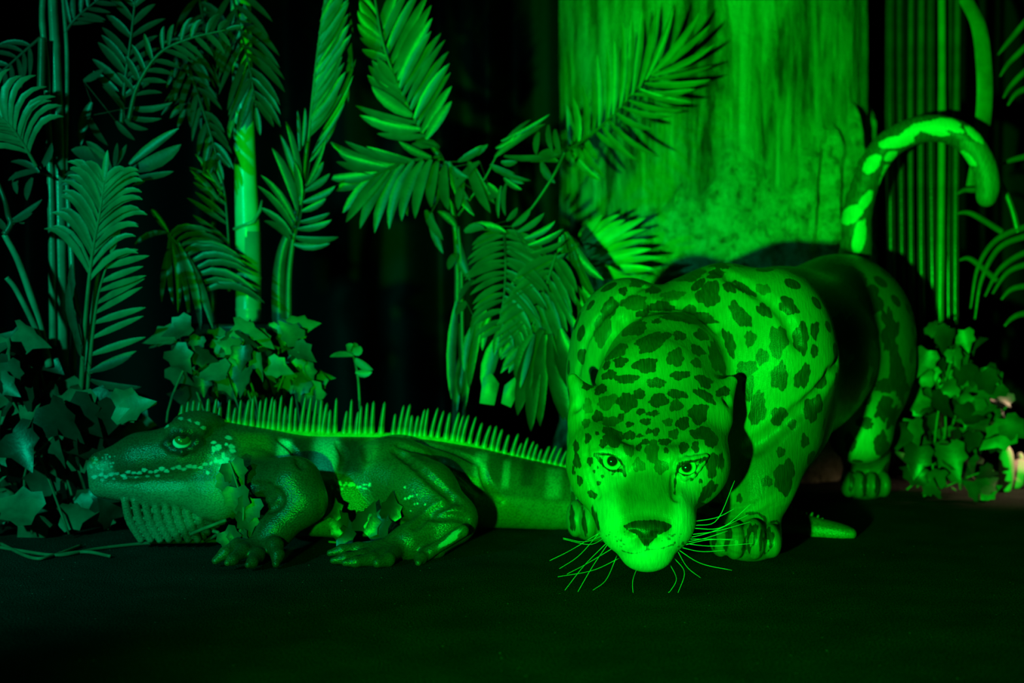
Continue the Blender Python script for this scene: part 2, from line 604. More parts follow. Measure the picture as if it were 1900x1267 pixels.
def jaguar():
    S = Sculpt()
    X = np.array([1, 0, 0.0])
    U = np.array([0, 0.72, 0.69])
    U /= np.linalg.norm(U)
    N = np.cross(X, U)      # points to the front and up
    if N[1] > 0: N = -N
    FA = np.array([X, U, N])
    # trunk of the body
    S.add(ell(P(1318, 742, 2.94), (0.235, 0.24, 0.25)), 0.05)
    S.limb([pr(1350, 690, 3.0, 0.20), pr(1450, 660, 3.25, 0.185), pr(1545, 625, 3.52, 0.165)], 0.08)
    S.add(ell(P(1560, 612, 3.50), (0.165, 0.20, 0.185)), 0.06)
    # shoulder blades and withers
    S.add(ell(P(1432, 650, 2.84), (0.125, 0.15, 0.165)), 0.035)
    S.add(ell(P(1345, 572, 2.90), (0.080, 0.15, 0.090)), 0.04)
    S.add(ell(P(1165, 665, 2.90), (0.120, 0.16, 0.165)), 0.04)
    # neck
    S.limb([pr(1212, 730, 2.64, 0.110), pr(1232, 700, 2.74, 0.118), pr(1270, 700, 2.90, 0.15)], 0.016)
    # right foreleg (nearer the tree side of the picture)
    S.limb([pr(1450, 695, 2.80, 0.098), pr(1446, 800, 2.79, 0.070), pr(1415, 885, 2.75, 0.058), pr(1396, 950, 2.72, 0.054)], 0.045)
    S.add(ell(P(1470, 735, 2.83), (0.048, 0.06, 0.085)), 0.03)
    S.add(ell(P(1388, 1000, 2.70), (0.062, 0.085, 0.040)), 0.03)
    for x, y, d, rx, rz in ((1336, 1003, 2.665, 0.019, 0.029), (1362, 1002, 2.635, 0.021, 0.035), (1398, 1000, 2.635, 0.022, 0.037), (1430, 1003, 2.655, 0.020, 0.031)):
        S.add(ell(P(x, y, d), (rx, 0.045, rz)), 0.006)
    # left foreleg
    S.limb([pr(1150, 720, 2.92, 0.10), pr(1128, 820, 2.95, 0.075), pr(1118, 900, 2.92, 0.055), pr(1112, 945, 2.90, 0.05)], 0.045)
    S.add(ell(P(1108, 968, 2.87), (0.06, 0.085, 0.038)), 0.03)
    for x, y, d, rx, rz in ((1068, 962, 2.83, 0.019, 0.036), (1092, 966, 2.80, 0.020, 0.036), (1124, 968, 2.80, 0.020, 0.036), (1152, 968, 2.83, 0.019, 0.030)):
        S.add(ell(P(x, y, d), (rx, 0.042, rz)), 0.006)
    # hind legs
    S.add(ell(P(1608, 665, 3.47), (0.098, 0.17, 0.175)), 0.05)
    S.limb([pr(1610, 690, 3.44, 0.095), pr(1596, 800, 3.34, 0.066), pr(1606, 842, 3.50, 0.050), pr(1606, 890, 3.53, 0.044)], 0.04)
    S.add(ell(P(1604, 898, 3.50), (0.055, 0.085, 0.036)), 0.03)
    for x, y, d in ((1574, 898, 3.44), (1593, 900, 3.415), (1616, 900, 3.415), (1638, 898, 3.44)):
        S.add(ell(P(x, y, d), (0.018, 0.04, 0.031)), 0.006)
    S.add(ell(P(1470, 650, 3.52), (0.11, 0.17, 0.18)), 0.05)
    S.limb([pr(1450, 700, 3.52, 0.10), pr(1430, 790, 3.44, 0.065), pr(1425, 845, 3.62, 0.046), pr(1418, 885, 3.64, 0.042)], 0.04)
    S.add(ell(P(1418, 893, 3.58), (0.055, 0.085, 0.036)), 0.03)
    # belly
    S.add(ell(P(1425, 755, 3.15), (0.115, 0.30, 0.105)), 0.06)
    # tail: rises from the rump and curls over at the end
    tl = spline([pr(1575, 520, 3.60, 0.046), pr(1588, 465, 3.63, 0.039), pr(1590, 400, 3.63, 0.036), pr(1608, 330, 3.63, 0.035), pr(1642, 275, 3.62, 0.034),
                 pr(1690, 245, 3.60, 0.033), pr(1740, 238, 3.58, 0.032), pr(1790, 256, 3.56, 0.031), pr(1822, 300, 3.55, 0.029), pr(1833, 340, 3.55, 0.027), pr(1830, 366, 3.55, 0.024)], 34)
    S.limb(tl, 0.006, 0.05)
    # skull
    S.add(ell(P(1206, 805, 2.52) - N * 0.062, (0.122, 0.135, 0.085), FA), 0.045)
    S.add(ell(P(1112, 862, 2.50), (0.049, 0.07, 0.072)), 0.03)
    S.add(ell(P(1290, 862, 2.515), (0.052, 0.07, 0.066)), 0.03)
    S.add(cone(P(1208, 790, 2.545), P(1203, 868, 2.47), 0.050, 0.044), 0.03)
    S.add(cone(P(1108, 790, 2.57), P(1104, 856, 2.52), 0.040, 0.040), 0.045)
    S.add(cone(P(1306, 790, 2.58), P(1300, 856, 2.53), 0.036, 0.040), 0.045)
    S.add(cone(P(1118, 895, 2.47), P(1160, 962, 2.42), 0.046, 0.044), 0.03)
    S.add(cone(P(1280, 885, 2.48), P(1246, 955, 2.425), 0.030, 0.036), 0.025)
    # bridge of the nose, muzzle pads, chin
    S.add(cone(P(1204, 880, 2.478), P(1199, 958, 2.405), 0.047, 0.040), 0.022)
    S.add(ell(P(1199, 905, 2.452), (0.052, 0.05, 0.032), FA), 0.02)
    S.add(ell(P(1155, 968, 2.412), (0.040, 0.050, 0.050)), 0.02)
    S.add(ell(P(1244, 966, 2.412), (0.040, 0.050, 0.050)), 0.02)
    S.add(ell(P(1166, 1000, 2.392), (0.028, 0.036, 0.026)), 0.014)
    S.add(ell(P(1232, 998, 2.392), (0.028, 0.036, 0.026)), 0.014)
    S.add(ell(P(1200, 1024, 2.405), (0.046, 0.045, 0.033)), 0.012)
    # nose pad with nostrils
    S.add(ell(P(1198, 980, 2.360), (0.036, 0.018, 0.013), FA), 0.010)
    S.add(cone(P(1198, 985, 2.362), P(1199, 1005, 2.372), 0.013, 0.007), 0.008)
    for sx in (-1, 1):
        S.sub(ell(P(1198 + sx * 22, 992, 2.347), (0.010, 0.012, 0.006)), 0.006)
    S.sub(cone(P(1199, 1008, 2.355), P(1199, 1022, 2.352), 0.003, 0.003), 0.006)
    # lip line between the pads and the chin
    for a, b in (((1152, 1017), (1178, 1010)), ((1178, 1010), (1199, 1016)), ((1199, 1016), (1222, 1009)), ((1222, 1009), (1247, 1012))):
        pa_, pb_ = P(*a, 2.352), P(*b, 2.352)
        S.sub(cone(pa_, pb_, 0.0025, 0.0025), 0.006)
    # brow ridges, sockets, under-eye
    S.add(cone(P(1112, 832, 2.462), P(1160, 843, 2.436), 0.013, 0.012), 0.03)
    S.add(cone(P(1248, 850, 2.440), P(1302, 838, 2.466), 0.013, 0.013), 0.03)
    for x, y in ((1137, 859), (1273, 867)):
        S.sub(ell(P(x, y, 2.412), (0.0195, 0.028, 0.0130)), 0.010)
    # eyelids
    for pts, r in (([(1102, 842), (1119, 838), (1133, 840), (1150, 850), (1160, 867)], .0052), ([(1108, 851), (1115, 861), (1125, 872), (1140, 878), (1158, 876)], .0042),
                   ([(1252, 873), (1259, 860), (1273, 854), (1290, 852), (1310, 847)], .0052), ([(1254, 878), (1270, 886), (1286, 881), (1295, 869), (1306, 857)], .0042)):
        q = [P(x, y, 2.427 + 0.00025 * abs(x - (1145 if x < 1200 else 1264))) for x, y in pts]
        for a, b in zip(q, q[1:]): S.add(cone(a, b, r, r), 0.006)
    # ears, laid back
    for tip, base_, inner in (((1063, 703, 2.60), (1094, 768, 2.57), (1068, 752, 2.545)), ((1358, 708, 2.62), (1322, 762, 2.59), (1352, 742, 2.57))):
        S.add(cone(P(*base_), P(*tip), 0.034, 0.010), 0.04)
        S.sub(cone(P(*inner), P(tip[0] + (2 if tip[0] < 1200 else -2), tip[1] + 12, inner[2]), 0.011, 0.004), 0.01)
    # fold where shoulder skin meets the foreleg
    fold = [P(1548, 690, 2.74), P(1500, 745, 2.70), P(1440, 800, 2.685), P(1395, 832, 2.69)]
    S.groove([(1556, 672), (1520, 728), (1470, 775), (1420, 815), (1390, 834)], 0.006, 0.022)
    S.groove([(1110, 690), (1135, 630), (1170, 588), (1230, 566), (1290, 572), (1330, 610)], 0.004, 0.02)
    S.groove([(1072, 690), (1092, 620), (1150, 555), (1215, 520)], 0.003, 0.016)
    S.groove([(1330, 500), (1400, 540), (1455, 585), (1480, 640)], 0.003, 0.02)
    S.groove([(1254, 880), (1252, 905), (1254, 925)], 0.002, 0.012)
    S.groove([(1086, 815), (1089, 860), (1098, 895), (1110, 920)], 0.0022, 0.010)
    # rib of skin down the neck sides
    V, Q = S.mesh(0.005, 1)

    # ---- paint
    TAN, WHITE, DARK = (0.36, 0.27, 0.12), (0.46, 0.46, 0.42), (0.05, 0.03, 0.015)
    p = Paint(V, TAN)
    z, y = V[:, 2], V[:, 1]
    # shoulder's shade painted over the rear, then dark belly and inner flank
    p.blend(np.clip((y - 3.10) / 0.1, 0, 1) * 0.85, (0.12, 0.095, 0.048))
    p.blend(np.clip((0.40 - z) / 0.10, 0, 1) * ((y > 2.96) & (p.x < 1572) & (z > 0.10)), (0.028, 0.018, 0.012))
    # white lower face
    face = 2.56
    p.zone([(1100, 930), (1140, 915), (1152, 958), (1150, 990), (1190, 1012), (1220, 1008), (1248, 985), (1255, 930), (1268, 905), (1300, 925), (1300, 1080), (1090, 1080)], WHITE, 26, 1.0, face)
    p.zone([(1085, 880), (1108, 842), (1160, 868), (1165, 890), (1135, 920), (1100, 930)], WHITE, 22, 0.5, face)
    p.zone([(1250, 872), (1305, 862), (1312, 892), (1285, 915), (1258, 905)], WHITE, 22, 0.5, face)
    p.zone([(1108, 846), (1118, 828), (1155, 836), (1160, 852), (1135, 838)], WHITE, 12, 0.9, face)
    p.zone([(1255, 846), (1300, 832), (1306, 842), (1280, 852)], WHITE, 12, 0.9, face)
    p.zone([(1062, 720), (1072, 704), (1088, 745), (1088, 790), (1076, 780)], WHITE, 16, 0.7, 2.66)
    p.zone([(1158, 895), (1178, 872), (1232, 876), (1246, 895), (1247, 970), (1232, 972), (1170, 972), (1152, 966)], (0.24, 0.17, 0.08), 18, 0.9, face)
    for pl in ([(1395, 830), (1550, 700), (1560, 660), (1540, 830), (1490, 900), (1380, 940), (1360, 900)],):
        p.zone(pl, (0.13, 0.10, 0.05), 40, 0.95, 2.95)  # shade below the shoulder fold put into the foreleg colour
    p.zone([(1560, 760), (1640, 740), (1640, 860), (1555, 850)], (0.50, 0.43, 0.24), 50, 0.9)  # lit patch of the lower thigh painted as lighter coat
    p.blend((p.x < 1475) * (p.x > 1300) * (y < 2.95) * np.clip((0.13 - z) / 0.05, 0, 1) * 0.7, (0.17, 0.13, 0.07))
    p.zone([(1105, 700), (1350, 700), (1335, 830), (1250, 845), (1205, 870), (1150, 840), (1075, 820)], (0.26, 0.19, 0.09), 40, 0.8, 2.66)
    p.blend(((y > 3.4) & (p.y < 475) & (p.x > 1555)) * 1.0, (0.85, 0.78, 0.45))  # tail ground colour lightened to make up for weaker light there

    def rel(x0, y0, sc, rows):
        for r in rows:
            cx, cy, rx, ry = r[:4]
            p.spot(x0 + cx / sc, y0 + cy / sc, rx / sc * 1.10 + 0.6, ry / sc * 1.10 + 0.6, r[4] if len(r) > 4 else 0, r[5] if len(r) > 5 else 0.93)
    rel(1000, 460, 3.393, [
        (650, 195, 85, 30, -25, .8), (725, 258, 52, 24, -25), (930, 170, 105, 38, -8, .8), (1115, 160, 52, 28, -5), (1145, 110, 50, 18, 10), (1200, 245, 38, 28, 40),
        (1290, 255, 70, 22, 35), (1070, 290, 65, 75, 0, .85), (840, 300, 75, 25, -10, .6), (600, 345, 75, 42, -10, .75), (530, 272, 26, 20, -15), (440, 390, 75, 40, -55, .85),
        (400, 520, 50, 85, 15, .7), (770, 370, 85, 26, 3), (960, 440, 145, 36, 5), (655, 412, 38, 22, -20), (600, 500, 78, 45, -25, .85), (740, 462, 30, 12, -5),
        (715, 590, 105, 46, -28, .85), (480, 645, 75, 42, -25, .8), (515, 718, 38, 28, -10), (420, 738, 28, 22, -20), (670, 740, 65, 45), (885, 550, 35, 30, 0, .85),
        (1025, 545, 42, 32, 30), (1003, 645, 42, 30, 30), (1120, 700, 105, 33, 68), (860, 690, 50, 48, 0, .8), (995, 722, 32, 25, 20, .8), (1200, 600, 78, 32, 70),
        (1265, 420, 95, 38, 55), (1330, 570, 30, 48, 0, .8), (1420, 395, 52, 30, 45), (1410, 260, 42, 30, 20, .6), (1570, 365, 65, 40, 40), (1505, 590, 55, 85, 0, .85),
        (1650, 570, 48, 82), (1735, 520, 25, 45), (1405, 685, 35, 45), (1735, 650, 20, 35), (1515, 810, 46, 82, 10), (1660, 810, 38, 75, 20), (1310, 760, 60, 46),
        (1375, 960, 60, 30, 110), (1320, 880, 30, 80), (550, 825, 65, 28), (440, 800, 40, 25, -20), (740, 850, 45, 25, 10), (890, 800, 55, 25), (1040, 840, 50, 32, 30),
        (390, 890, 35, 28, -30), (630, 915, 28, 28), (760, 960, 50, 36), (870, 920, 60, 22, 10), (310, 865, 28, 24), (1045, 930, 70, 25, 35), (1160, 905, 45, 25, -10), (550, 960, 55, 42)])
    rel(1000, 440, 1.81, [
        (735, 580, 25, 45, 10), (805, 600, 22, 30, 20), (920, 575, 26, 40, 15), (850, 630, 13, 15), (893, 685, 13, 19), (812, 722, 14, 14), (765, 820, 15, 17), (825, 805, 30, 52, 15),
        (673, 878, 9, 12), (640, 1000, 7, 22), (1160, 500, 28, 20), (1165, 570, 25, 33), (1100, 625, 17, 17), (1140, 405, 48, 30), (1200, 450, 24, 60), (1075, 620, 10, 14), (1215, 640, 22, 50),
        (930, 95, 70, 12, 8, .8), (1040, 120, 60, 20, 20), (1110, 215, 38, 48, 30), (1080, 330, 60, 70), (1180, 330, 22, 48, 15), (1010, 190, 90, 40, 20), (1060, 480, 60, 60), (1150, 700, 22, 40), (1045, 690, 16, 30)])
    rel(1000, 660, 2.754, [
        (600, 138, 40, 22), (250, 150, 25, 22), (512, 195, 25, 20), (455, 245, 40, 36), (610, 230, 42, 30), (700, 255, 28, 28, 0, .8), (815, 295, 48, 44), (350, 235, 50, 30, -20, .65),
        (370, 335, 42, 24, 0, .75), (420, 315, 14, 17), (463, 352, 22, 12), (520, 285, 20, 14), (580, 295, 30, 13), (545, 335, 24, 16), (735, 345, 32, 28), (380, 408, 48, 36), (385, 445, 36, 20), (465, 405, 24, 22),
        (515, 408, 16, 10), (598, 390, 15, 20), (825, 395, 46, 30), (460, 475, 22, 36, 0, .7), (510, 470, 13, 16), (580, 490, 32, 52, 0, .72), (640, 440, 28, 16), (740, 470, 20, 28), (800, 465, 18, 25),
        (510, 560, 28, 30, 0, .6), (622, 568, 31, 33, 0, .72), (545, 440, 18, 14), (650, 485, 12, 14), (325, 450, 17, 20), (298, 398, 10, 8), (250, 420, 14, 25), (300, 310, 24, 28), (250, 260, 22, 34, 0, .5),
        (195, 540, 15, 33), (210, 640, 14, 22), (270, 708, 22, 16, 40), (190, 460, 13, 25), (176, 590, 7, 18), (305, 650, 9, 10), (325, 615, 8, 8), (262, 540, 12, 18), (283, 590, 6, 8), (345, 600, 4, 4),
        (375, 605, 5, 4), (300, 570, 5, 5), (780, 632, 8, 7), (800, 600, 5, 5), (760, 605, 4, 4), (825, 640, 7, 10), (865, 690, 55, 26, -50), (885, 560, 26, 60), (880, 420, 26, 50), (930, 540, 12, 45),
        (690, 400, 25, 20, 0, .8), (660, 340, 22, 18, 0, .7), (560, 385, 12, 14), (240, 345, 18, 22, 0, .7), (340, 380, 16, 14)])
    p.wob = 0.3
    rel(1168, 412, 2.199, [(700, 145, 60, 14, 8), (640, 175, 80, 26, 14), (800, 160, 45, 14, 20), (840, 215, 60, 26, 35), (900, 240, 36, 22, 40), (960, 300, 30, 60, -25), (930, 360, 46, 50), (1000, 420, 22, 46, -15), (1060, 420, 22, 60, -10), (950, 480, 40, 60),
                           (1020, 550, 34, 30), (1085, 560, 20, 60), (1040, 670, 30, 22), (1110, 680, 20, 50), (1030, 770, 22, 34), (1080, 790, 26, 40, 20), (965, 820, 18, 16), (1090, 890, 24, 50, 20), (1040, 900, 14, 20), (900, 880, 10, 16), (870, 320, 60, 50), (880, 430, 50, 60), (960, 590, 24, 30)])
    p.wob = 0.14
    # dark eye rims, tear lines, lips, nose
    g = lambda rows: [(1050 + a / 4.223, 780 + b / 4.223) for a, b in rows]
    p.line(g([(228, 268), (262, 300), (295, 345), (325, 378), (375, 398), (430, 390), (455, 405), (463, 430)]), 3.4, 1.0)
    p.line(g([(228, 265), (290, 262), (345, 268), (420, 306), (455, 360), (462, 425)]), 2.4, 1.0)
    p.line(g([(880, 395), (930, 424), (985, 412), (1015, 380), (1045, 335), (1085, 300)]), 3.0, 1.0)
    p.line(g([(866, 385), (888, 342), (940, 324), (1010, 318), (1088, 295)]), 2.6, 1.0)
    p.line(g([(868, 385), (860, 430), (853, 500), (850, 578)]), 2.0, 1.0)
    for c in ((1135, 857), (1274, 867)): p.spot(c[0], c[1], 16, 11, 8, 1.0)
    p.poly(g([(452, 828), (490, 800), (560, 782), (700, 780), (800, 800), (838, 825), (800, 862), (730, 895), (680, 940), (640, 988), (610, 975), (580, 935), (545, 890), (480, 860)]), 1.0)
    p.line(g([(638, 985), (636, 1015)]), 1.2, 0.9)
    p.line(g([(636, 1015), (560, 1040), (500, 1040), (440, 1020), (405, 985)]), 0.9, 0.8)
    p.line(g([(636, 1015), (700, 1010), (760, 1000), (830, 975)]), 0.9, 0.8)
    for k in range(46):          # whisker dots
        sx = -1 if k % 2 else 1
        cx, cy = 1199 + sx * (28 + 50 * random.random()), 985 + 32 * random.random()
        p.spot(cx, cy, 1.6, 1.3, 0, 0.75)
    # toes: black grooves and painted claws
    for (x, yy, rx, ry, a) in ((1325, 1000, 4, 16, 4), (1349, 1003, 5, 20, 4), (1352, 990, 4, 16, 0), (1394, 995, 10, 26, 8), (1381, 1012, 3, 20, 15), (1426, 1002, 9, 24, 12), (1412, 1000, 3, 24, 4),
                               (1062, 962, 6, 24, -4), (1084, 968, 4, 26, -8), (1104, 965, 6, 24, -8), (1580, 895, 5, 18, 4), (1604, 898, 5, 20, 4), (1628, 895, 6, 18, 8)):
        p.spot(x, yy, rx, ry, a, 0.95)
    p.line([(1385, 953), (1405, 951), (1420, 962), (1421, 985)], 2.5, 0.9)
    p.line([(1432, 968), (1442, 966), (1449, 976)], 2.0, 0.9)
    for (x, yy, rx, ry, a) in ((1394, 1000, 3.5, 13, 8), (1424, 1012, 3, 12, 12)):   # pale claw inside the dark groove
        m = p.near(x, yy, 14)
        if m is not None:
            an = math.radians(a)
            u = (p.x[m] - x) * math.cos(an) + (p.y[m] - yy) * math.sin(an)
            w = -(p.x[m] - x) * math.sin(an) + (p.y[m] - yy) * math.cos(an)
            e = (np.hypot(u / rx, w / ry) - 1) * rx
            s_ = e < 0
            p.S[m[s_]] = 12
    # tail rings and blotches
    tm = np.where((y > 3.4) & (p.x > 1550) & (p.y < 478))[0]
    p.S[tm] = -6
    p.dk[tm] = 0.92
    for q in ((1618, 304, 22, 13, -50), (1580, 398, 24, 15, -35), (1606, 372, 22, 9, -55), (1594, 440, 12, 34, 10), (1662, 264, 34, 11, -8), (1688, 248, 28, 10, -35), (1712, 234, 26, 8, -10), (1755, 230, 28, 11, 5), (1735, 244, 26, 7, 10),
              (1808, 250, 24, 7, 42), (1796, 294, 20, 7, 45), (1772, 240, 20, 5, 15), (1640, 330, 7, 26, 15), (1652, 290, 14, 8, -40)):
        p.carve(tm, *q)
    rear = tm[V[tm, 1] > 3.625]
    for k in range(40):
        c = tl[random.randrange(3, 34)]
        cx, cy = proj(c[None, :3])
        p.carve(rear, cx[0] + random.uniform(-22, 22), cy[0] + random.uniform(-22, 22), 15, 11, random.uniform(0, 180))
    tip = tm[(p.x[tm] > 1780) & (p.y[tm] > 262)]
    p.dk[tip] = 0.78
    # spots on every side nobody paints by eye: scattered over the rest of the coat
    unp = np.where((p.S > 19) & (z > 0.06) & (y > 2.72) & ~((z < 0.36) & (y > 2.96) & (p.x < 1572)))[0]
    cs = []
    for i in RNG.permutation(unp)[:6000]:
        q = V[i]
        if all(((q - c) ** 2).sum() > (0.052 if c[1] > 3 else 0.048) ** 2 for c in cs): cs.append(q)
    for c in cs:
        r = random.uniform(0.012, 0.020)
        m = np.where(((V - c) ** 2).sum(1) < (r + 0.02) ** 2)[0]
        d = (np.sqrt(((V[m] - c) ** 2).sum(1)) - r) * 900
        p.put(m, d, 0.9)
    root = empty('jaguar_statue', (P(1380, 0, 2.95)[0], 2.95, 0))
    tag(root, 'painted spotted big cat statue prowling with lowered head and curled up tail', 'statue')
    V = V.copy()
    V[:, 2] = np.maximum(V[:, 2], 0.0005)
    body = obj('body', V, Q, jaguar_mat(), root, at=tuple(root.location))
    p.store(body.data)

    # ---- eyes: ball with pale iris and dark pupil, looking at the viewer
    me_, nt, b = mat('painted_cat_eye')
    at = node(nt, 'ShaderNodeAttribute', attribute_name='ring')
    nt.links.new(ramp(nt, at.outputs['Fac'], [(0.0, (0.008, 0.01, 0.008)), (0.46, (0.01, 0.012, 0.008)), (0.53, (0.20, 0.19, 0.07)), (0.66, (0.60, 0.58, 0.28)), (0.92, (0.85, 0.82, 0.50)), (1.0, (0.05, 0.05, 0.03))]), b.inputs['Base Color'])
    b.inputs['Roughness'].default_value = 0.08
    for px, py, d in ((1136.0, 855.0, 2.4415), (1274.0, 866.5, 2.4455)):
        c = P(px, py, d)
        gaze = (np.array((0.0, 0.0, 0.46)) - c)
        gaze /= np.linalg.norm(gaze)
        vs, fs, rg = [], [], []
        T = np.array(Vector(gaze).orthogonal().normalized())
        B = np.cross(gaze, T)
        nr, ns = 28, 40
        for i in range(nr):
            th = math.pi * i / (nr - 1)
            for k in range(ns):
                a = 2 * math.pi * k / ns
                vs.append(c + 0.0205 * (gaze * math.cos(th) + (T * math.cos(a) + B * math.sin(a)) * math.sin(th)))
                rg.append(min(1, th / 0.88))
        fs = [(i * ns + k, (i + 1) * ns + k, (i + 1) * ns + (k + 1) % ns, i * ns + (k + 1) % ns) for i in range(nr - 1) for k in range(ns)]
        e = obj('eye', vs, fs, me_, root, at=c)
        a = e.data.attributes.new('ring', 'FLOAT', 'POINT')
        a.data.foreach_set('value', np.array(rg, dtype=np.float32))
        e['label'] = 'glossy eye with pale iris and dark pupil'

    # ---- whiskers
    mw = simple('pale_bristle', (0.45, 0.46, 0.40), 0.35)
    W = [((1118, 985), (1060, 1020), (1020, 1040)), ((1115, 985), (1075, 1030), (1038, 1055)), ((1125, 995), (1095, 1010), (1045, 1000)), ((1130, 1003), (1085, 1048), (1048, 1095)),
         ((1140, 1015), (1090, 1045), (1052, 1065)), ((1132, 1003), (1100, 1050), (1072, 1098)), ((1150, 1035), (1100, 1058), (1035, 1070)), ((1145, 1030), (1125, 1075), (1100, 1095)),
         ((1122, 992), (1085, 1005), (1045, 998)), ((1182, 1054), (1174, 1078), (1175, 1108)), ((1244, 1048), (1255, 1075), (1240, 1102)), ((1252, 1036), (1270, 1062), (1258, 1100)),
         ((1256, 1020), (1275, 1052), (1300, 1072)), ((1256, 1018), (1300, 1045), (1358, 1058)), ((1262, 1015), (1300, 1023), (1345, 1021)), ((1270, 1008), (1320, 1013), (1398, 1008)),
         ((1275, 1000), (1320, 1000), (1362, 1002)), ((1280, 992), (1330, 985), (1392, 968)), ((1283, 980), (1340, 978), (1393, 935)), ((1288, 975), (1330, 965), (1363, 892)),
         ((1290, 967), (1330, 960), (1362, 944)), ((1278, 998), (1325, 985), (1388, 955)), ((1272, 1006), (1310, 998), (1350, 985)), ((1266, 1012), (1310, 1002), (1365, 1000))]
    for q in W:
        d0 = 2.40
        pts = spline([P(*q[0], d0 + 0.012), P(*q[1], 2.37), P(*q[2], 2.36)], 12)
        pts[:, 2] = np.maximum(pts[:, 2], 0.004)
        mb = MB()
        mb.tube(pts, list(np.linspace(0.0007, 0.0003, 12)), 5)
        mb.build('whisker', mw, root, at=pts[0])


jaguar()

# ------------------------------------------------------------------ iguana statue
def iguana_mat():
    m, nt, b = mat('painted_scaly_skin')
    v = texco(nt)
    pa = node(nt, 'ShaderNodeAttribute', attribute_name='paint')
    sp = node(nt, 'ShaderNodeAttribute', attribute_name='spot')
    tn = node(nt, 'ShaderNodeAttribute', attribute_name='spot_tone')
    vo = node(nt, 'ShaderNodeTexVoronoi', {'Vector': texco(nt, (1, 1, 1.5)), 'Scale': 250.0})
    n2 = node(nt, 'ShaderNodeTexNoise', {'Vector': v, 'Scale': 55.0, 'Detail': 4.0})
    n3 = node(nt, 'ShaderNodeTexNoise', {'Vector': v, 'Scale': 14.0, 'Detail': 4.0})
    gap = ramp(nt, vo.outputs['Distance'], [(0.30, (1, 1, 1)), (0.75, (0.62, 0.62, 0.62))])
    base = node(nt, 'ShaderNodeMixRGB', {'Fac': 1.0, 'Color1': pa.outputs['Color'], 'Color2': gap}, blend_type='MULTIPLY')
    cv = ramp(nt, n3.outputs['Fac'], [(0.3, (0.55, 0.6, 0.5)), (0.65, (1, 1, 1))])
    base2 = node(nt, 'ShaderNodeMixRGB', {'Fac': 0.8, 'Color1': base.outputs['Color'], 'Color2': cv}, blend_type='MULTIPLY')
    a2 = node(nt, 'ShaderNodeMath', {0: n2.outputs['Fac'], 1: 8.0, 2: sp.outputs['Fac']}, operation='MULTIPLY_ADD')
    st = node(nt, 'ShaderNodeMapRange', {'Value': a2.outputs['Value'], 'From Min': 2.8, 'From Max': 5.2, 'To Min': 1.0, 'To Max': 0.0}, interpolation_type='SMOOTHSTEP')
    tone = node(nt, 'ShaderNodeMath', {0: st.outputs['Result'], 1: tn.outputs['Fac']}, operation='MULTIPLY')
    fin = node(nt, 'ShaderNodeMixRGB', {'Fac': tone.outputs['Value'], 'Color1': base2.outputs['Color'], 'Color2': (0.62, 0.80, 0.70, 1)})
    nt.links.new(fin.outputs['Color'], b.inputs['Base Color'])
    b.inputs['Roughness'].default_value = 0.38
    b.inputs['Specular IOR Level'].default_value = 0.5
    inv = node(nt, 'ShaderNodeMath', {0: 1.0, 1: vo.outputs['Distance']}, operation='SUBTRACT')
    bump(nt, b, inv.outputs['Value'], 0.26, 0.003)
    return m


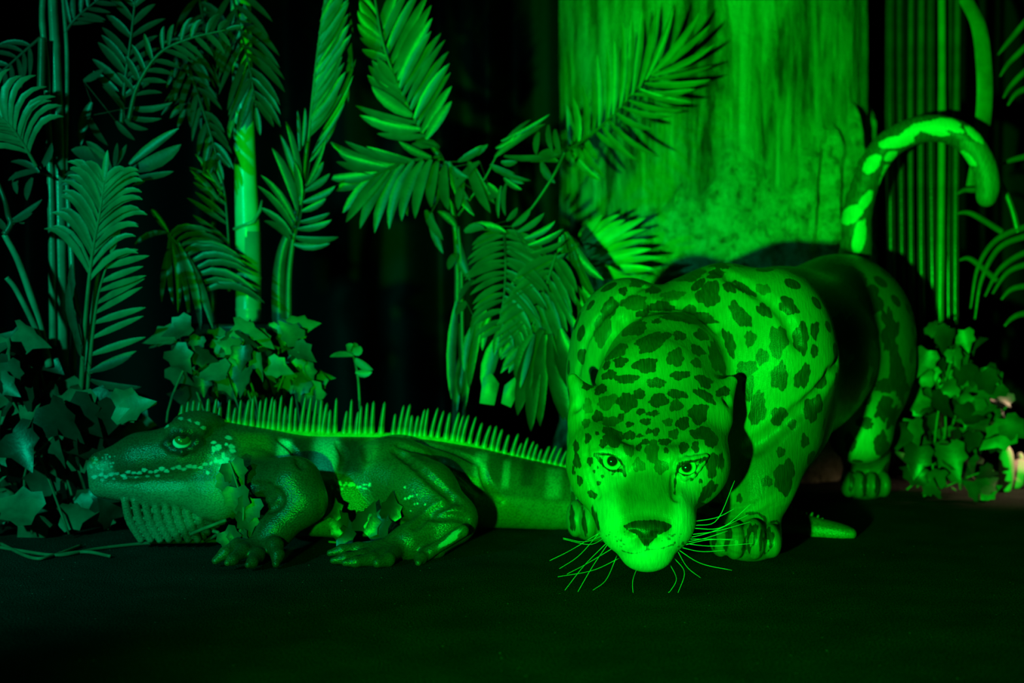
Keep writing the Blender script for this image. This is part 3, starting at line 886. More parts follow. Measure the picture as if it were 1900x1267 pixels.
def iguana():
    S = Sculpt()
    D0 = 2.80
    # head
    S.limb([pr(340, 838, D0, 0.058), pr(260, 850, D0, 0.046), pr(192, 866, D0, 0.032)], 0.02)
    S.limb([pr(375, 905, D0, 0.046), pr(285, 908, D0, 0.032), pr(193, 897, D0, 0.029)], 0.015)
    S.add(ell(P(406, 910, D0), (0.060, 0.056, 0.064)), 0.02)
    S.add(ell(P(342, 799, D0 - 0.042), (0.040, 0.024, 0.021)), 0.014)         # brow over the eye
    S.add(ell(P(366, 782, D0), (0.045, 0.045, 0.022)), 0.02)
    S.sub(ell(P(337, 817, D0 - 0.063), (0.018, 0.020, 0.0135)), 0.010)
    for pts, r in (([(308, 824), (320, 808), (338, 800), (356, 804), (368, 818)], 0.0065), ([(308, 824), (318, 834), (338, 838), (356, 832), (368, 820)], 0.0055)):
        q = [P(x_, y_, D0 - 0.060 + 0.0004 * abs(x_ - 338)) for x_, y_ in pts]
        for a_, b_ in zip(q, q[1:]): S.add(cone(a_, b_, r, r), 0.007)
    S.sub(cone(P(165, 880, D0 - 0.034), P(290, 884, D0 - 0.040), 0.002, 0.002), 0.006)   # mouth line
    S.sub(cone(P(290, 884, D0 - 0.040), P(395, 876, D0 - 0.060), 0.002, 0.003), 0.006)
    S.sub(ell(P(176, 850, D0 - 0.030), (0.006, 0.008, 0.004)), 0.006)
    # dewlap: a thin throat fan with raised ribs
    S.add(ell(P(322, 954, D0 + 0.002), (0.078, 0.015, 0.043)), 0.008)
    for i in range(10):
        x0 = 232 + 18.5 * i
        y1 = 1001 if i < 7 else 1001 - (i - 6) * 14
        xs = spline([pr(x0, 928, D0 - 0.020, 0.0075), pr(x0 + 9, 965, D0 - 0.012, 0.0085), pr(x0 + 30 - i, y1, D0 - 0.004, 0.0075)], 8)
        S.limb(xs, 0.001, 0.003)
        S.limb(xs[:, :] + np.array((0.0098, 0.013, 0.003, -0.0020)), 0.001, 0.003)
    # neck, body, tail
    body = [pr(385, 846, D0 + 0.03, 0.074), pr(470, 877, 2.85, 0.090), pr(560, 890, 2.89, 0.090), pr(660, 895, 2.92, 0.094), pr(760, 895, 2.94, 0.092), pr(860, 902, 2.98, 0.084),
            pr(950, 913, 3.02, 0.075), pr(1060, 927, 3.06, 0.065), pr(1200, 945, 3.07, 0.050), pr(1350, 962, 3.04, 0.040), pr(1470, 976, 2.98, 0.029), pr(1545, 986, 2.94, 0.020), pr(1578, 990, 2.925, 0.012)]
    bl = spline(body, 60)
    S.limb(bl, 0.003, 0.02)
    top = [(335, 768), (380, 772), (430, 785), (520, 799), (640, 805), (760, 808), (850, 820), (950, 845), (1060, 869)]
    S.limb([pr(560, 925, 2.86, 0.072), pr(680, 930, 2.88, 0.070), pr(760, 925, 2.9, 0.065)], 0.04)
    # near foreleg: shoulder, elbow thrown outwards, forearm, spread fingers
    S.limb([pr(462, 892, 2.76, 0.046), pr(545, 900, 2.70, 0.050), pr(562, 930, 2.685, 0.042), pr(510, 985, 2.665, 0.030), pr(478, 1018, 2.65, 0.022)], 0.02)
    S.add(ell(P(470, 890, 2.77), (0.055, 0.04, 0.055)), 0.02)
    for pts in ([(478, 1016, 2.65, .014), (440, 1012, 2.63, .013), (418, 1026, 2.61, .011), (400, 1040, 2.60, .007)], [(478, 1018, 2.645, .014), (450, 1022, 2.60, .013), (432, 1038, 2.575, .010), (422, 1044, 2.565, .006)],
                [(485, 1020, 2.645, .014), (478, 1030, 2.60, .013), (468, 1043, 2.57, .010), (460, 1048, 2.56, .006)], [(492, 1012, 2.65, .016), (510, 1012, 2.62, .015), (515, 1030, 2.60, .012), (512, 1046, 2.585, .007)]):
        S.limb([pr(*q) for q in pts], 0.006, 0.012)
    # near hind leg: thigh, bent knee, shin, long toes
    S.limb([pr(715, 885, 2.86, 0.070), pr(790, 915, 2.80, 0.060), pr(838, 962, 2.75, 0.044), pr(760, 1005, 2.70, 0.030), pr(705, 1022, 2.68, 0.019)], 0.025)
    S.add(ell(P(735, 870, 2.87), (0.075, 0.045, 0.06)), 0.03)
    S.limb([pr(840, 968, 2.74, 0.036), pr(812, 1018, 2.70, 0.017)], 0.02)
    S.limb([pr(858, 985, 2.68, 0.012), pr(800, 1022, 2.655, 0.011)], 0.012)
    for pts in ([(705, 1022, 2.68, .016), (665, 1018, 2.67, .012), (635, 1020, 2.66, .010), (612, 1026, 2.655, .006)], [(705, 1025, 2.675, .016), (670, 1032, 2.64, .012), (640, 1036, 2.62, .010), (618, 1040, 2.615, .006)],
                [(720, 1024, 2.67, .016), (690, 1037, 2.62, .012), (660, 1042, 2.60, .009), (640, 1044, 2.595, .006)], [(735, 1022, 2.67, .016), (720, 1038, 2.61, .012), (700, 1044, 2.59, .009)],
                [(800, 1020, 2.69, .014), (780, 1036, 2.64, .011), (776, 1044, 2.62, .006)]):
        S.limb([pr(*q) for q in pts], 0.006, 0.012)
    # far legs, mostly hidden by the body
    S.limb([pr(500, 920, 2.98, 0.045), pr(560, 950, 3.06, 0.035), pr(540, 985, 3.08, 0.02)], 0.03)
    S.limb([pr(760, 920, 3.02, 0.055), pr(820, 940, 3.10, 0.04), pr(770, 970, 3.12, 0.022)], 0.03)
    # folds over the hip and flank
    for ln, w in (([(742, 826), (800, 846), (852, 880), (890, 915)], 0.0045), ([(735, 836), (770, 862), (812, 900), (850, 930)], 0.006), ([(775, 818), (840, 836), (884, 856)], 0.004),
                  ([(520, 815), (545, 835), (560, 865)], 0.004), ([(628, 822), (640, 850), (628, 885)], 0.003), ([(675, 828), (682, 852)], 0.003), ([(895, 868), (905, 900), (930, 930)], 0.004),
                  ([(770, 978), (800, 950), (840, 930)], 0.004), ([(800, 960), (840, 958), (868, 964)], 0.003), ([(500, 925), (512, 915), (520, 930), (505, 945)], 0.004), ([(470, 900), (500, 905), (480, 925)], 0.003)):
        S.groove(ln, w, 0.012)
    V, Q = S.mesh(0.004, 1)

    p = Paint(V, (0.032, 0.12, 0.045))
    x, y, z = p.x, p.y, V[:, 2]
    bf = np.interp(x, [q[0] for q in ((385, 0), (470, 0), (560, 0), (660, 0), (760, 0), (860, 0), (950, 0))], [2.756, 2.76, 2.795, 2.81, 2.835, 2.89, 2.94])
    legs = np.clip((bf - 0.006 - V[:, 1]) / 0.02, 0, 1) * (x > 425) * (x < 900)
    # flank bands, pale between dark
    dark, pale = (0.010, 0.035, 0.022), (0.40, 0.72, 0.60)
    torso = 1 - legs
    for cx, w, c, a, y0, y1 in ((470, 26, (0.13, 0.26, 0.03), .8, 800, 865), (527, 14, pale, .9, 812, 870), (556, 20, dark, .9, 805, 890), (604, 22, pale, 1.0, 805, 900), (652, 24, dark, .95, 805, 885), (690, 10, (0.08, .25, .1), .8, 805, 880),
                                (845, 30, dark, .6, 820, 900), (893, 12, (0.22, 0.46, 0.26), .9, 835, 905), (925, 18, dark, .5, 845, 900), (942, 7, (0.16, 0.40, 0.24), .9, 850, 910), (982, 14, dark, .8, 850, 910), (1032, 15, (0.20, 0.42, 0.24), .8, 865, 930)):
        xx = x + 0.10 * (y - 850)
        wgt = np.exp(-np.abs((xx - cx) / w) ** 4) * torso * np.clip((y - y0) / 8, 0, 1) * np.clip((y1 - y) / 12, 0, 1)
        p.blend(wgt * a, c)
    # lighter belly and tail underside
    p.blend(np.clip((y - 888) / 14, 0, 1) * (x > 560) * (x < 760) * torso * 0.9, (0.10, 0.22, 0.13))
    p.blend(np.clip((y - (912 + 0.10 * (x - 890))) / 10, 0, 1) * (x > 880) * torso * 0.85, (0.12, 0.26, 0.08))
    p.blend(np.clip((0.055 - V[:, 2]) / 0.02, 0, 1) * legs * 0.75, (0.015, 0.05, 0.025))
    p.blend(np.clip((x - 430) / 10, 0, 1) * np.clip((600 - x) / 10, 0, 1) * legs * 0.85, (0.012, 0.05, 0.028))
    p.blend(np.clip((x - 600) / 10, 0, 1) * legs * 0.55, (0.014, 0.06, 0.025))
    # face: dark crown, pale jaw and throat
    p.zone([(140, 800), (300, 760), (420, 770), (430, 860), (380, 868), (280, 876), (165, 870)], (0.028, 0.10, 0.045), 14, 1.0)
    p.zone([(150, 880), (200, 892), (300, 892), (385, 888), (430, 880), (462, 930), (455, 985), (380, 960), (300, 1010), (220, 1010), (215, 940), (160, 915)], (0.12, 0.36, 0.20), 16, 1.0, 2.84)
    p.zone([(200, 884), (300, 878), (400, 880), (400, 892), (300, 896), (210, 894)], (0.04, 0.14, 0.06), 10, 0.9, 2.84)
    p.zone([(385, 845), (425, 838), (445, 855), (440, 880), (405, 885)], (0.20, 0.50, 0.34), 14, 0.7, 2.84)
    p.zone([(152, 858), (200, 855), (215, 880), (160, 890)], (0.22, 0.52, 0.36), 14, 0.8, 2.84)
    p.zone([(430, 800), (500, 812), (505, 850), (450, 850)], (0.12, 0.24, 0.03), 16, 0.7)
    p.zone([(170, 850), (182, 850), (182, 862), (172, 862)], (0.25, 0.4, 0.05), 8, 0.8, 2.84)
    p.zone([(296, 826), (315, 800), (340, 792), (372, 806), (376, 826), (340, 846), (310, 840)], (0.010, 0.03, 0.018), 10, 0.9, 2.79)
    lx = np.linspace(176, 382, 21)
    for i, q in enumerate(lx):                     # row of pale lip scales
        p.spot(q, 884 - 20 * ((q - 176) / 206) + 3 * math.sin(q), 4.6, 3.0, -8, 0.9 if i < 14 else 0.55)
        if i < 12 and i % 2: p.spot(q + 4, 891 - 16 * ((q - 176) / 206), 3.6, 2.2, -8, 0.6)
    for i in range(34):                            # pale scales behind the jaw and over the eye
        p.spot(random.gauss(414, 13), random.gauss(866, 10), random.uniform(2.4, 4.2), random.uniform(2.4, 5), 20, 0.8)
    for i in range(12): p.spot(random.gauss(400, 11), random.gauss(829, 6), random.uniform(2, 3.6), random.uniform(2, 3.2), 0, 0.75)
    for a, b in ((335, 776), (352, 780), (366, 785), (378, 794), (300, 792), (308, 788), (424, 812), (430, 828), (432, 836)): p.spot(a, b, 5, 3, 20, 0.5)
    for i in range(26): p.spot(random.uniform(612, 690), random.gauss(901, 5), random.uniform(1.8, 3.4), random.uniform(1.6, 2.6), 0, 0.8)
    for i in range(12): p.spot(random.gauss(772, 9), random.gauss(925, 9), 1.8, 1.8, 0, 0.7)
    for i in range(40): p.spot(random.uniform(160, 215), random.uniform(840, 872), 1.6, 1.3, 0, 0.6)
    p.spot(835, 1000, 30, 6, -38, 0.35)

    root = empty('iguana_statue', (P(640, 0, 2.88)[0], 2.88, 0))
    tag(root, 'large painted green iguana statue lying on the dark carpet, with a spiny back crest', 'statue')
    V = V.copy()
    V[:, 2] = np.maximum(V[:, 2], 0.0005)
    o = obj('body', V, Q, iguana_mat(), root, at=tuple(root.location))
    p.store(o.data)

    # eye
    me_, nt, b = mat('painted_reptile_eye')
    at = node(nt, 'ShaderNodeAttribute', attribute_name='ring')
    nt.links.new(ramp(nt, at.outputs['Fac'], [(0.0, (0.01, 0.02, 0.01)), (0.28, (0.012, 0.02, 0.01)), (0.34, (0.05, 0.12, 0.02)), (0.80, (0.05, 0.11, 0.025)), (0.88, (0.50, 0.70, 0.60)), (1.0, (0.8, 0.95, 0.9))]), b.inputs['Base Color'])
    b.inputs['Roughness'].default_value = 0.07
    c = P(338, 818, D0 - 0.046)
    gaze = np.array((0.26, -0.72, 0.64))
    gaze /= np.linalg.norm(gaze)
    T = np.array(Vector(gaze).orthogonal().normalized())
    B = np.cross(gaze, T)
    nr, ns = 28, 36
    vs, rg = [], []
    for i in range(nr):
        th = math.pi * i / (nr - 1)
        for k in range(ns):
            a = 2 * math.pi * k / ns
            vs.append(c + 0.0185 * (gaze * math.cos(th) + (T * math.cos(a) + B * math.sin(a)) * math.sin(th)))
            rg.append(min(1, th / 1.25))
    fs = [(i * ns + k, (i + 1) * ns + k, (i + 1) * ns + (k + 1) % ns, i * ns + (k + 1) % ns) for i in range(nr - 1) for k in range(ns)]
    e = obj('eye', vs, fs, me_, root, at=c)
    a = e.data.attributes.new('ring', 'FLOAT', 'POINT')
    a.data.foreach_set('value', np.array(rg, dtype=np.float32))
    e['label'] = 'glossy dark eye with a white lower rim'

    # crest: a ridge carrying single soft spines
    mc, nt, b = mat('painted_crest')
    at = node(nt, 'ShaderNodeAttribute', attribute_name='height')
    nz = node(nt, 'ShaderNodeTexNoise', {'Vector': texco(nt), 'Scale': 70.0})
    cc = ramp(nt, at.outputs['Fac'], [(0.0, (0.24, 0.52, 0.04)), (0.14, (0.14, 0.38, 0.04)), (0.32, (0.035, 0.12, 0.035)), (1.0, (0.04, 0.14, 0.07))])
    mx = node(nt, 'ShaderNodeMixRGB', {'Fac': 0.7, 'Color1': cc, 'Color2': ramp(nt, nz.outputs['Fac'], [(0.3, (0.5, 0.5, 0.5)), (0.7, (1, 1, 1))])}, blend_type='MULTIPLY')
    nt.links.new(mx.outputs['Color'], b.inputs['Base Color'])
    b.inputs['Roughness'].default_value = 0.4

    def hattr(o, h):
        a = o.data.attributes.new('height', 'FLOAT', 'POINT')
        a.data.foreach_set('value', np.array(h, dtype=np.float32))
    dd = [2.80, 2.81, 2.84, 2.875, 2.915, 2.94, 2.975, 3.02, 3.06]
    line = spline([np.append(P(a, b, d), (a,)) for (a, b), d in zip(top, dd)] + [np.append(P(1200, 898, 3.07), (1200,)), np.append(P(1350, 925, 3.04), (1350,)), np.append(P(1475, 951, 2.98), (1475,)), np.append(P(1545, 970, 2.94), (1545,))], 260)
    mb = MB()
    mb.tube(line[:, :3] - np.array((0, 0, 0.004)), list(0.010 * np.clip((1560 - line[:, 3]) / 500, 0.25, 1)), 8, squash=0.7)
    cr = mb.build('crest', mc, root, at=line[60, :3])
    hattr(cr, [0.0] * len(mb.v))
    hx = [330, 360, 430, 520, 620, 760, 870, 960, 1050, 1200, 1400, 1545]
    hy = [22, 30, 46, 70, 66, 58, 52, 40, 32, 26, 18, 8]
    xpos = 338.0
    while xpos < 1530:
        i = int(np.argmin(np.abs(line[:, 3] - xpos)))
        b0 = line[i, :3]
        hpx = float(np.interp(xpos, hx, hy)) * random.choice([1, 1, 1.06, 0.95, 0.9, 1.05, 0.72])
        hm = hpx * b0[1] / FPX
        lean = 0.10 + 0.25 * min(1, max(0, (xpos - 700) / 350)) + random.uniform(-0.06, 0.06)
        w = (0.0056 if xpos < 1060 else 0.004) * random.uniform(0.85, 1.15)
        pts, rad, hh = [], [], []
        for t in (0, 0.12, 0.3, 0.55, 0.8, 0.93, 1.0):
            pts.append(b0 + np.array((hm * lean * t ** 1.4, random.uniform(-1, 1) * 0.0005, -0.004 + hm * t)))
            rad.append(w * (1.25 - 0.75 * t) if t < 0.99 else w * 0.15)
            hh += [t] * 7
        mb = MB()
        mb.tube(pts, rad, 7)
        s = mb.build('spine', mc, cr, at=b0)
        hattr(s, hh)
        xpos += random.uniform(8.8, 12.0) * (1 if random.random() > 0.1 else 1.7)


iguana()

# ------------------------------------------------------------------ artificial plants
def leaf_mat(name, col, rough=0.38, var=0.3):
    m, nt, b = mat(name)
    nz = node(nt, 'ShaderNodeTexNoise', {'Vector': texco(nt), 'Scale': 22.0, 'Detail': 4.0})
    c1 = tuple(x * (1 - var) for x in col)
    c2 = tuple(min(1, x * (1 + var)) for x in col)
    nt.links.new(ramp(nt, nz.outputs['Fac'], [(0.3, c1), (0.7, c2)]), b.inputs['Base Color'])
    b.inputs['Roughness'].default_value = rough
    b.inputs['Specular IOR Level'].default_value = 0.45
    n2 = node(nt, 'ShaderNodeTexNoise', {'Vector': texco(nt), 'Scale': 160.0})
    bump(nt, b, n2.outputs['Fac'], 0.15, 0.002)
    return m


M_PALM = leaf_mat('palm_leaf', (0.02, 0.070, 0.045))
M_PALM_L = leaf_mat('light_palm_leaf', (0.03, 0.115, 0.07))
M_PALM_D = leaf_mat('dark_palm_leaf', (0.010, 0.038, 0.025))
M_STALK = leaf_mat('palm_stalk', (0.10, 0.27, 0.19), 0.25)
M_FEATHER = leaf_mat('fresh_palm_leaf', (0.05, 0.20, 0.095))
M_FRONT = leaf_mat('front_palm_leaf', (0.045, 0.17, 0.05))
M_FAN = leaf_mat('lit_palm_leaf', (0.12, 0.40, 0.12))  # lamplight on the fan put into a brighter leaf colour
M_IVY = leaf_mat('ivy_leaf', (0.02, 0.075, 0.048), 0.42, 0.45)
M_IVY_L = leaf_mat('pale_ivy_leaf', (0.055, 0.15, 0.085), 0.42, 0.45)
M_VINE = leaf_mat('vine_stem', (0.09, 0.17, 0.09), 0.6)
FRONT = np.array((0.0, -1.0, 0.25))


def unit(v):
    v = np.asarray(v, dtype=float)
    return v / (np.linalg.norm(v) + 1e-12)


PROF = ((0.0, 0.32), (0.12, 0.62), (0.32, 0.95), (0.55, 1.0), (0.76, 0.78), (0.91, 0.42), (1.0, 0.04))


def blade(mb, a, b, w, sag=(0, 0, 0), nrm=FRONT, fold=0.35):
    """one leaflet from a to b: pointed, creased along the midrib, bowed by sag"""
    a, b, sag = np.asarray(a), np.asarray(b), np.asarray(sag, dtype=float)
    vs, fs = [], []
    for t, k in PROF:
        c = a + (b - a) * t + sag * (4 * t * (1 - t))
        tan = unit(b - a + sag * 4 * (1 - 2 * t))
        side = unit(np.cross(tan, nrm))
        n = unit(np.cross(side, tan))
        hw = w * k * 0.5
        vs += [c - side * hw + n * hw * fold, c, c + side * hw + n * hw * fold]
    for i in range(len(PROF) - 1):
        q = i * 3
        fs += [(q, q + 1, q + 4, q + 3), (q + 1, q + 2, q + 5, q + 4)]
    mb.add(vs, fs)


def frond(parent, stem, n, L, w, ang=(60, 45), sides=(1, -1), m=M_PALM, start=0.15, bow=0.12, droop=0.05, nrm=FRONT, r=0.004, jit=1.0, end=1.0, twist=0.0):
    """pinnate palm leaf: stem given as (px, py, depth) rows, leaflets of length L (m) on the given sides"""
    pts = spline([P(*q) for q in stem], 40)
    mb = MB()
    mb.tube(pts, list(np.linspace(r, r * 0.35, 40)), 6)
    for s in sides:
        for i in range(n):
            t = start + (end - start) * (i + 0.5 + random.uniform(-0.2, 0.2) * jit) / n
            k = min(38, int(t * 39))
            tan = unit(pts[min(k + 2, 39)] - pts[max(k - 2, 0)])
            nn = unit(nrm)
            side = unit(np.cross(tan, nn)) * s
            a = math.radians(ang[0] + (ang[1] - ang[0]) * t + random.uniform(-5, 5) * jit)
            d = tan * math.cos(a) + side * math.sin(a) + nn * (0.12 + twist) * random.uniform(0.2, 1.6)
            prof = (0.62 + 0.38 * math.sin(math.pi * min(1, 0.15 + t * 0.85) ** 0.9)) if t < 0.85 else 0.9 - (t - 0.85) * 3.2
            ln = L * max(0.35, prof) * random.uniform(0.9, 1.08)
            b = pts[k] + unit(d) * ln - np.array((0, 0, droop * ln * 2))
            sg = tan * (-bow * ln * 0.5) + np.array((0, 0, droop * ln))
            blade(mb, pts[k], b, w * random.uniform(0.85, 1.1), sg, unit(nn + side * 0.25 * s * random.uniform(-1, 1) + np.array((0, 0, 0.2))))
    tip = unit(pts[-1] - pts[-4])
    blade(mb, pts[-1], pts[-1] + tip * L * 0.5, w * 0.8, (0, 0, 0), nrm)
    return mb.build('frond', m, parent, at=pts[0])


def leaves(parent, rows, d, w, m=M_PALM, name='frond', stem=None, r=0.003, dj=0.03, nrm=FRONT):
    """leaflets placed one by one: rows of (base px, base py, tip px, tip py[, bow px[, width factor]])"""
    mb = MB()
    if stem:
        pts = spline([P(*q) for q in stem], 24)
        mb.tube(pts, list(np.linspace(r, r * 0.5, 24)), 6)
    else:
        tw = [P(q[0], q[1], d) for q in rows]
        mb.tube(tw, 0.0008, 4)
    for q in rows:
        a = P(q[0], q[1], d + random.uniform(-dj, dj) * 0.3)
        b = P(q[2], q[3], d - random.uniform(0.0, dj))
        bow = q[4] if len(q) > 4 else random.uniform(-4, 4)
        t = unit(b - a)
        up = np.cross(t, (0, -1, 0))
        blade(mb, a, b, w * (q[5] if len(q) > 5 else random.uniform(0.9, 1.1)), unit(up) * bow * d / FPX, unit(nrm + np.array((random.uniform(-.6, .6), 0, random.uniform(-.4, .5)))))
    c = P(rows[0][0], rows[0][1], d)
    return mb.build(name, m, parent, at=c)


def stalk(parent, pts, r0, r1, m=M_STALK, name='stalk', knots=0):
    p = spline([P(*q) for q in pts], 36)
    rad = np.linspace(r0, r1, 36)
    if knots: rad = rad * (1 + 0.10 * (np.arange(36) % knots == 0))
    mb = MB()
    mb.tube(p, list(rad), 9)
    return mb.build(name, m, parent, at=p[0])


def plant(name, label, cat, px, d, group=None):
    o = empty(name, (P(px, 0, d)[0], d, 0))
    tag(o, label, cat, group or {'ivy_bush': 'ivy clumps on the floor', 'leaf_sprig': 'small loose sprigs'}.get(name))
    return o


IVY = ((0, 0), (0.30, -0.09), (0.50, 0.10), (0.42, 0.30), (0.48, 0.52), (0.27, 0.60), (0.15, 0.80), (0, 1.08))
M_IVY_D = leaf_mat('dark_ivy_leaf', (0.008, 0.030, 0.020), 0.35, 0.4)


def ivy_leaf(mb, c, d, n, s):
    """five-lobed leaf: stem end at c, pointing along d, facing n, size s; cupped along the midrib"""
    d = unit(d)
    sd = unit(np.cross(d, n))
    n = unit(np.cross(sd, d))
    vs = []
    ys = (0.0, 0.22, 0.5, 0.78, 1.05)
    mid = [c + d * y * s - n * 0.10 * s * (y * y) for y in ys]
    vs += mid
    for sg in (1, -1):
        for x, y in IVY[1:-1]:
            vs.append(c + d * y * s + sd * x * s * sg * 0.92 + n * (0.40 * x - 0.16 * y * y) * s)
    fs = []
    for k, o in ((1, 5), (-1, 11)):
        tri = [(0, o, 1), (o, o + 1, 1), (o + 1, o + 2, 1), (1, o + 2, 2), (o + 2, o + 3, 2), (o + 3, o + 4, 2), (2, o + 4, 3), (o + 4, o + 5, 3), (3, o + 5, 4)]
        fs += [q if k > 0 else q[::-1] for q in tri]
    mb.add(vs, fs)


def in_poly(x, y, pl):
    return poly_dist(np.array([x]), np.array([y]), pl)[0] < 0


def ivy(root, poly, d0, d1, n, s, stems=6, pale=0.3, seed=1, floor_px=None, face=1.0):
    """ivy: foliage filling a loose clump plus the stems that carry it"""
    rnd = random.Random(seed)
    xs = [q[0] for q in poly]
    ys = [q[1] for q in poly]
    a, b, e, st = MB(), MB(), MB(), MB()
    pts = []
    while len(pts) < n:
        x, y = rnd.uniform(min(xs), max(xs)), rnd.uniform(min(ys), max(ys))
        if not in_poly(x, y, poly): continue
        c = P(x, y, rnd.uniform(d0, d1))
        if c[2] < 0.015: continue
        pts.append(c)
        nn = unit((rnd.uniform(-1.2, 1.2), -0.9 * face, rnd.uniform(-0.9, 1.2)))
        an = rnd.gauss(-math.pi / 2, 1.1)
        dd = np.array((math.cos(an), rnd.uniform(-0.4, 0.2), math.sin(an)))
        sz = s * rnd.uniform(0.65, 1.25)
        if c[2] - sz < 0.01: dd[2] = abs(dd[2]) * 0.4
        ivy_leaf(b if rnd.random() < pale else a if rnd.random() < 0.5 else e, c, dd, nn, sz)
    cx = np.mean([p[0] for p in pts])
    for k in range(stems):
        q = rnd.choice(pts)
        g = np.array((cx + rnd.uniform(-0.1, 0.1), q[1] + 0.02, 0.01))
        m_ = (q + g) / 2 + np.array((rnd.uniform(-0.05, 0.05), 0.02, 0.02))
        st.tube(spline([g, m_, q], 12), 0.0025, 5)
    a.build('foliage', M_IVY, root)
    if e.v: e.build('foliage', M_IVY_D, root)['label'] = 'dark glossy ivy leaves'
    if b.v: b.build('foliage', M_IVY_L, root)['label'] = 'paler ivy leaves'
    if st.v: st.build('stem', M_VINE, root)
    return pts


# ---- far left: cane palm with tall jointed stalks
t = plant('cane_palm', 'tall cane palm with shiny jointed stalks at the far left', 'palm', 108, 3.12)
stalk(t, [(116, 690, 3.12), (112, 480, 3.12), (108, 250, 3.12), (100, 60, 3.12), (92, -60, 3.12)], 0.014, 0.010, knots=5)
stalk(t, [(98, 660, 3.10), (96, 450, 3.10), (92, 290, 3.10), (88, 190, 3.10), (86, 120, 3.10), (78, 30, 3.10), (84, -50, 3.10)], 0.0075, 0.006, knots=4)
stalk(t, [(136, 700, 3.10), (136, 560, 3.11), (130, 430, 3.12), (122, 300, 3.13), (124, 100, 3.14), (112, -50, 3.14)], 0.007, 0.004)
stalk(t, [(76, 165, 3.08), (77, 120, 3.08), (78, 70, 3.08)], 0.0085, 0.008, M_PALM_L, 'leaf_sheath')
frond(t, [(68, 310, 3.02), (40, 262, 3.0), (10, 225, 2.98), (-40, 190, 2.97)], 11, 0.115, 0.017, (78, 60), m=M_FEATHER, bow=-0.5, droop=-0.02)
frond(t, [(75, 70, 3.15), (40, 100, 3.14), (0, 135, 3.13), (-40, 160, 3.12)], 8, 0.07, 0.012, (60, 50), m=M_PALM)
frond(t, [(120, 62, 3.14), (140, 35, 3.14), (175, 5, 3.13), (210, -20, 3.13)], 7, 0.07, 0.012, (50, 40), m=M_PALM)
leaves(t, [(72, 320, 20, 300, 6), (70, 318, 15, 335, 4), (75, 312, 96, 265, 5), (60, 330, 50, 372, 3), (30, 320, 32, 360, 2)], 3.05, 0.014, stem=[(98, 330, 3.09), (72, 320, 3.06), (30, 320, 3.05)])

# ---- left: feather palm with one big upright frond in front
t = plant('feather_palm', 'feather palm with one big upright frond left of the green pole', 'palm', 158, 3.02)
frond(t, [(150, 730, 3.02), (158, 600, 3.01), (170, 480, 3.0), (186, 390, 2.99), (193, 335, 2.985)], 15, 0.128, 0.0165, (52, 50), start=0.42, bow=-0.35, droop=0.02, r=0.006, m=M_FEATHER)
frond(t, [(162, 725, 3.03), (172, 620, 3.02), (184, 540, 3.01), (206, 470, 3.0)], 10, 0.130, 0.017, (60, 48), sides=(1,), start=0.10, bow=0.1, r=0.005, m=M_FEATHER)
leaves(t, [(150, 640, 128, 520, -8), (150, 590, 132, 490, -6), (150, 660, 146, 600, -3), (168, 705, 262, 718, 8, 1.2), (166, 690, 244, 660, 3, 1.2)], 3.0, 0.016)
stalk(t, [(153, 730, 3.04), (168, 610, 3.04), (180, 520, 3.03), (190, 470, 3.03)], 0.006, 0.003)
leaves(t, [(205, 315, 132, 278, 6, 2.2), (205, 318, 160, 262, 4, 1.4), (208, 315, 235, 268, 3, 1.0), (212, 312, 218, 265, 2, 1), (245, 315, 336, 268, 8, 2.0), (240, 305, 332, 238, -2, 1.2), (250, 330, 322, 318, 4, 1.0),
           (200, 322, 120, 325, 8, 1.1), (225, 330, 270, 335, 5, 1), (190, 330, 110, 345, 6, 1)], 3.08, 0.017, stem=[(172, 480, 3.1), (195, 380, 3.09), (208, 315, 3.08)], r=0.004)
frond(t, [(225, 230, 3.16), (232, 150, 3.16), (243, 70, 3.15), (255, -40, 3.14)], 9, 0.10, 0.018, (52, 45), r=0.006, bow=0.05, m=M_PALM)
frond(t, [(238, 225, 3.12), (255, 160, 3.11), (295, 100, 3.10), (350, 72, 3.09), (420, 55, 3.08)], 10, 0.075, 0.013, (55, 50), r=0.006, bow=0.1, droop=0.1)
leaves(t, [(235, 215, 300, 220, 6), (232, 222, 275, 240, 6), (230, 205, 205, 178, 3), (226, 200, 190, 160, 4), (240, 200, 320, 190, 8), (165, 215, 200, 270, 6, 1.2), (170, 190, 150, 270, 5, 1.6), (155, 150, 192, 128, 3, 1.2), (215, 225, 250, 260, 3, 1)], 3.14, 0.014)

# ---- far left: two bare leaning stems
t = plant('leaning_stems', 'two thin bare plant stems leaning left at the left picture edge', 'plant', 88, 3.0)
stalk(t, [(92, 680, 3.0), (70, 590, 2.99), (36, 490, 2.98), (8, 435, 2.97)], 0.0085, 0.006)
stalk(t, [(8, 435, 2.97), (20, 415, 2.97), (15, 400, 2.97), (8, 370, 2.96), (-12, 320, 2.96)], 0.007, 0.004, M_PALM)
stalk(t, [(76, 630, 2.99), (52, 580, 2.97), (28, 535, 2.96), (12, 515, 2.95)], 0.006, 0.005)
leaves(t, [(20, 410, 78, 370, 4), (22, 412, 60, 395, 3), (36, 405, 45, 415, 1), (12, 430, -20, 400, 3)], 2.97, 0.014)

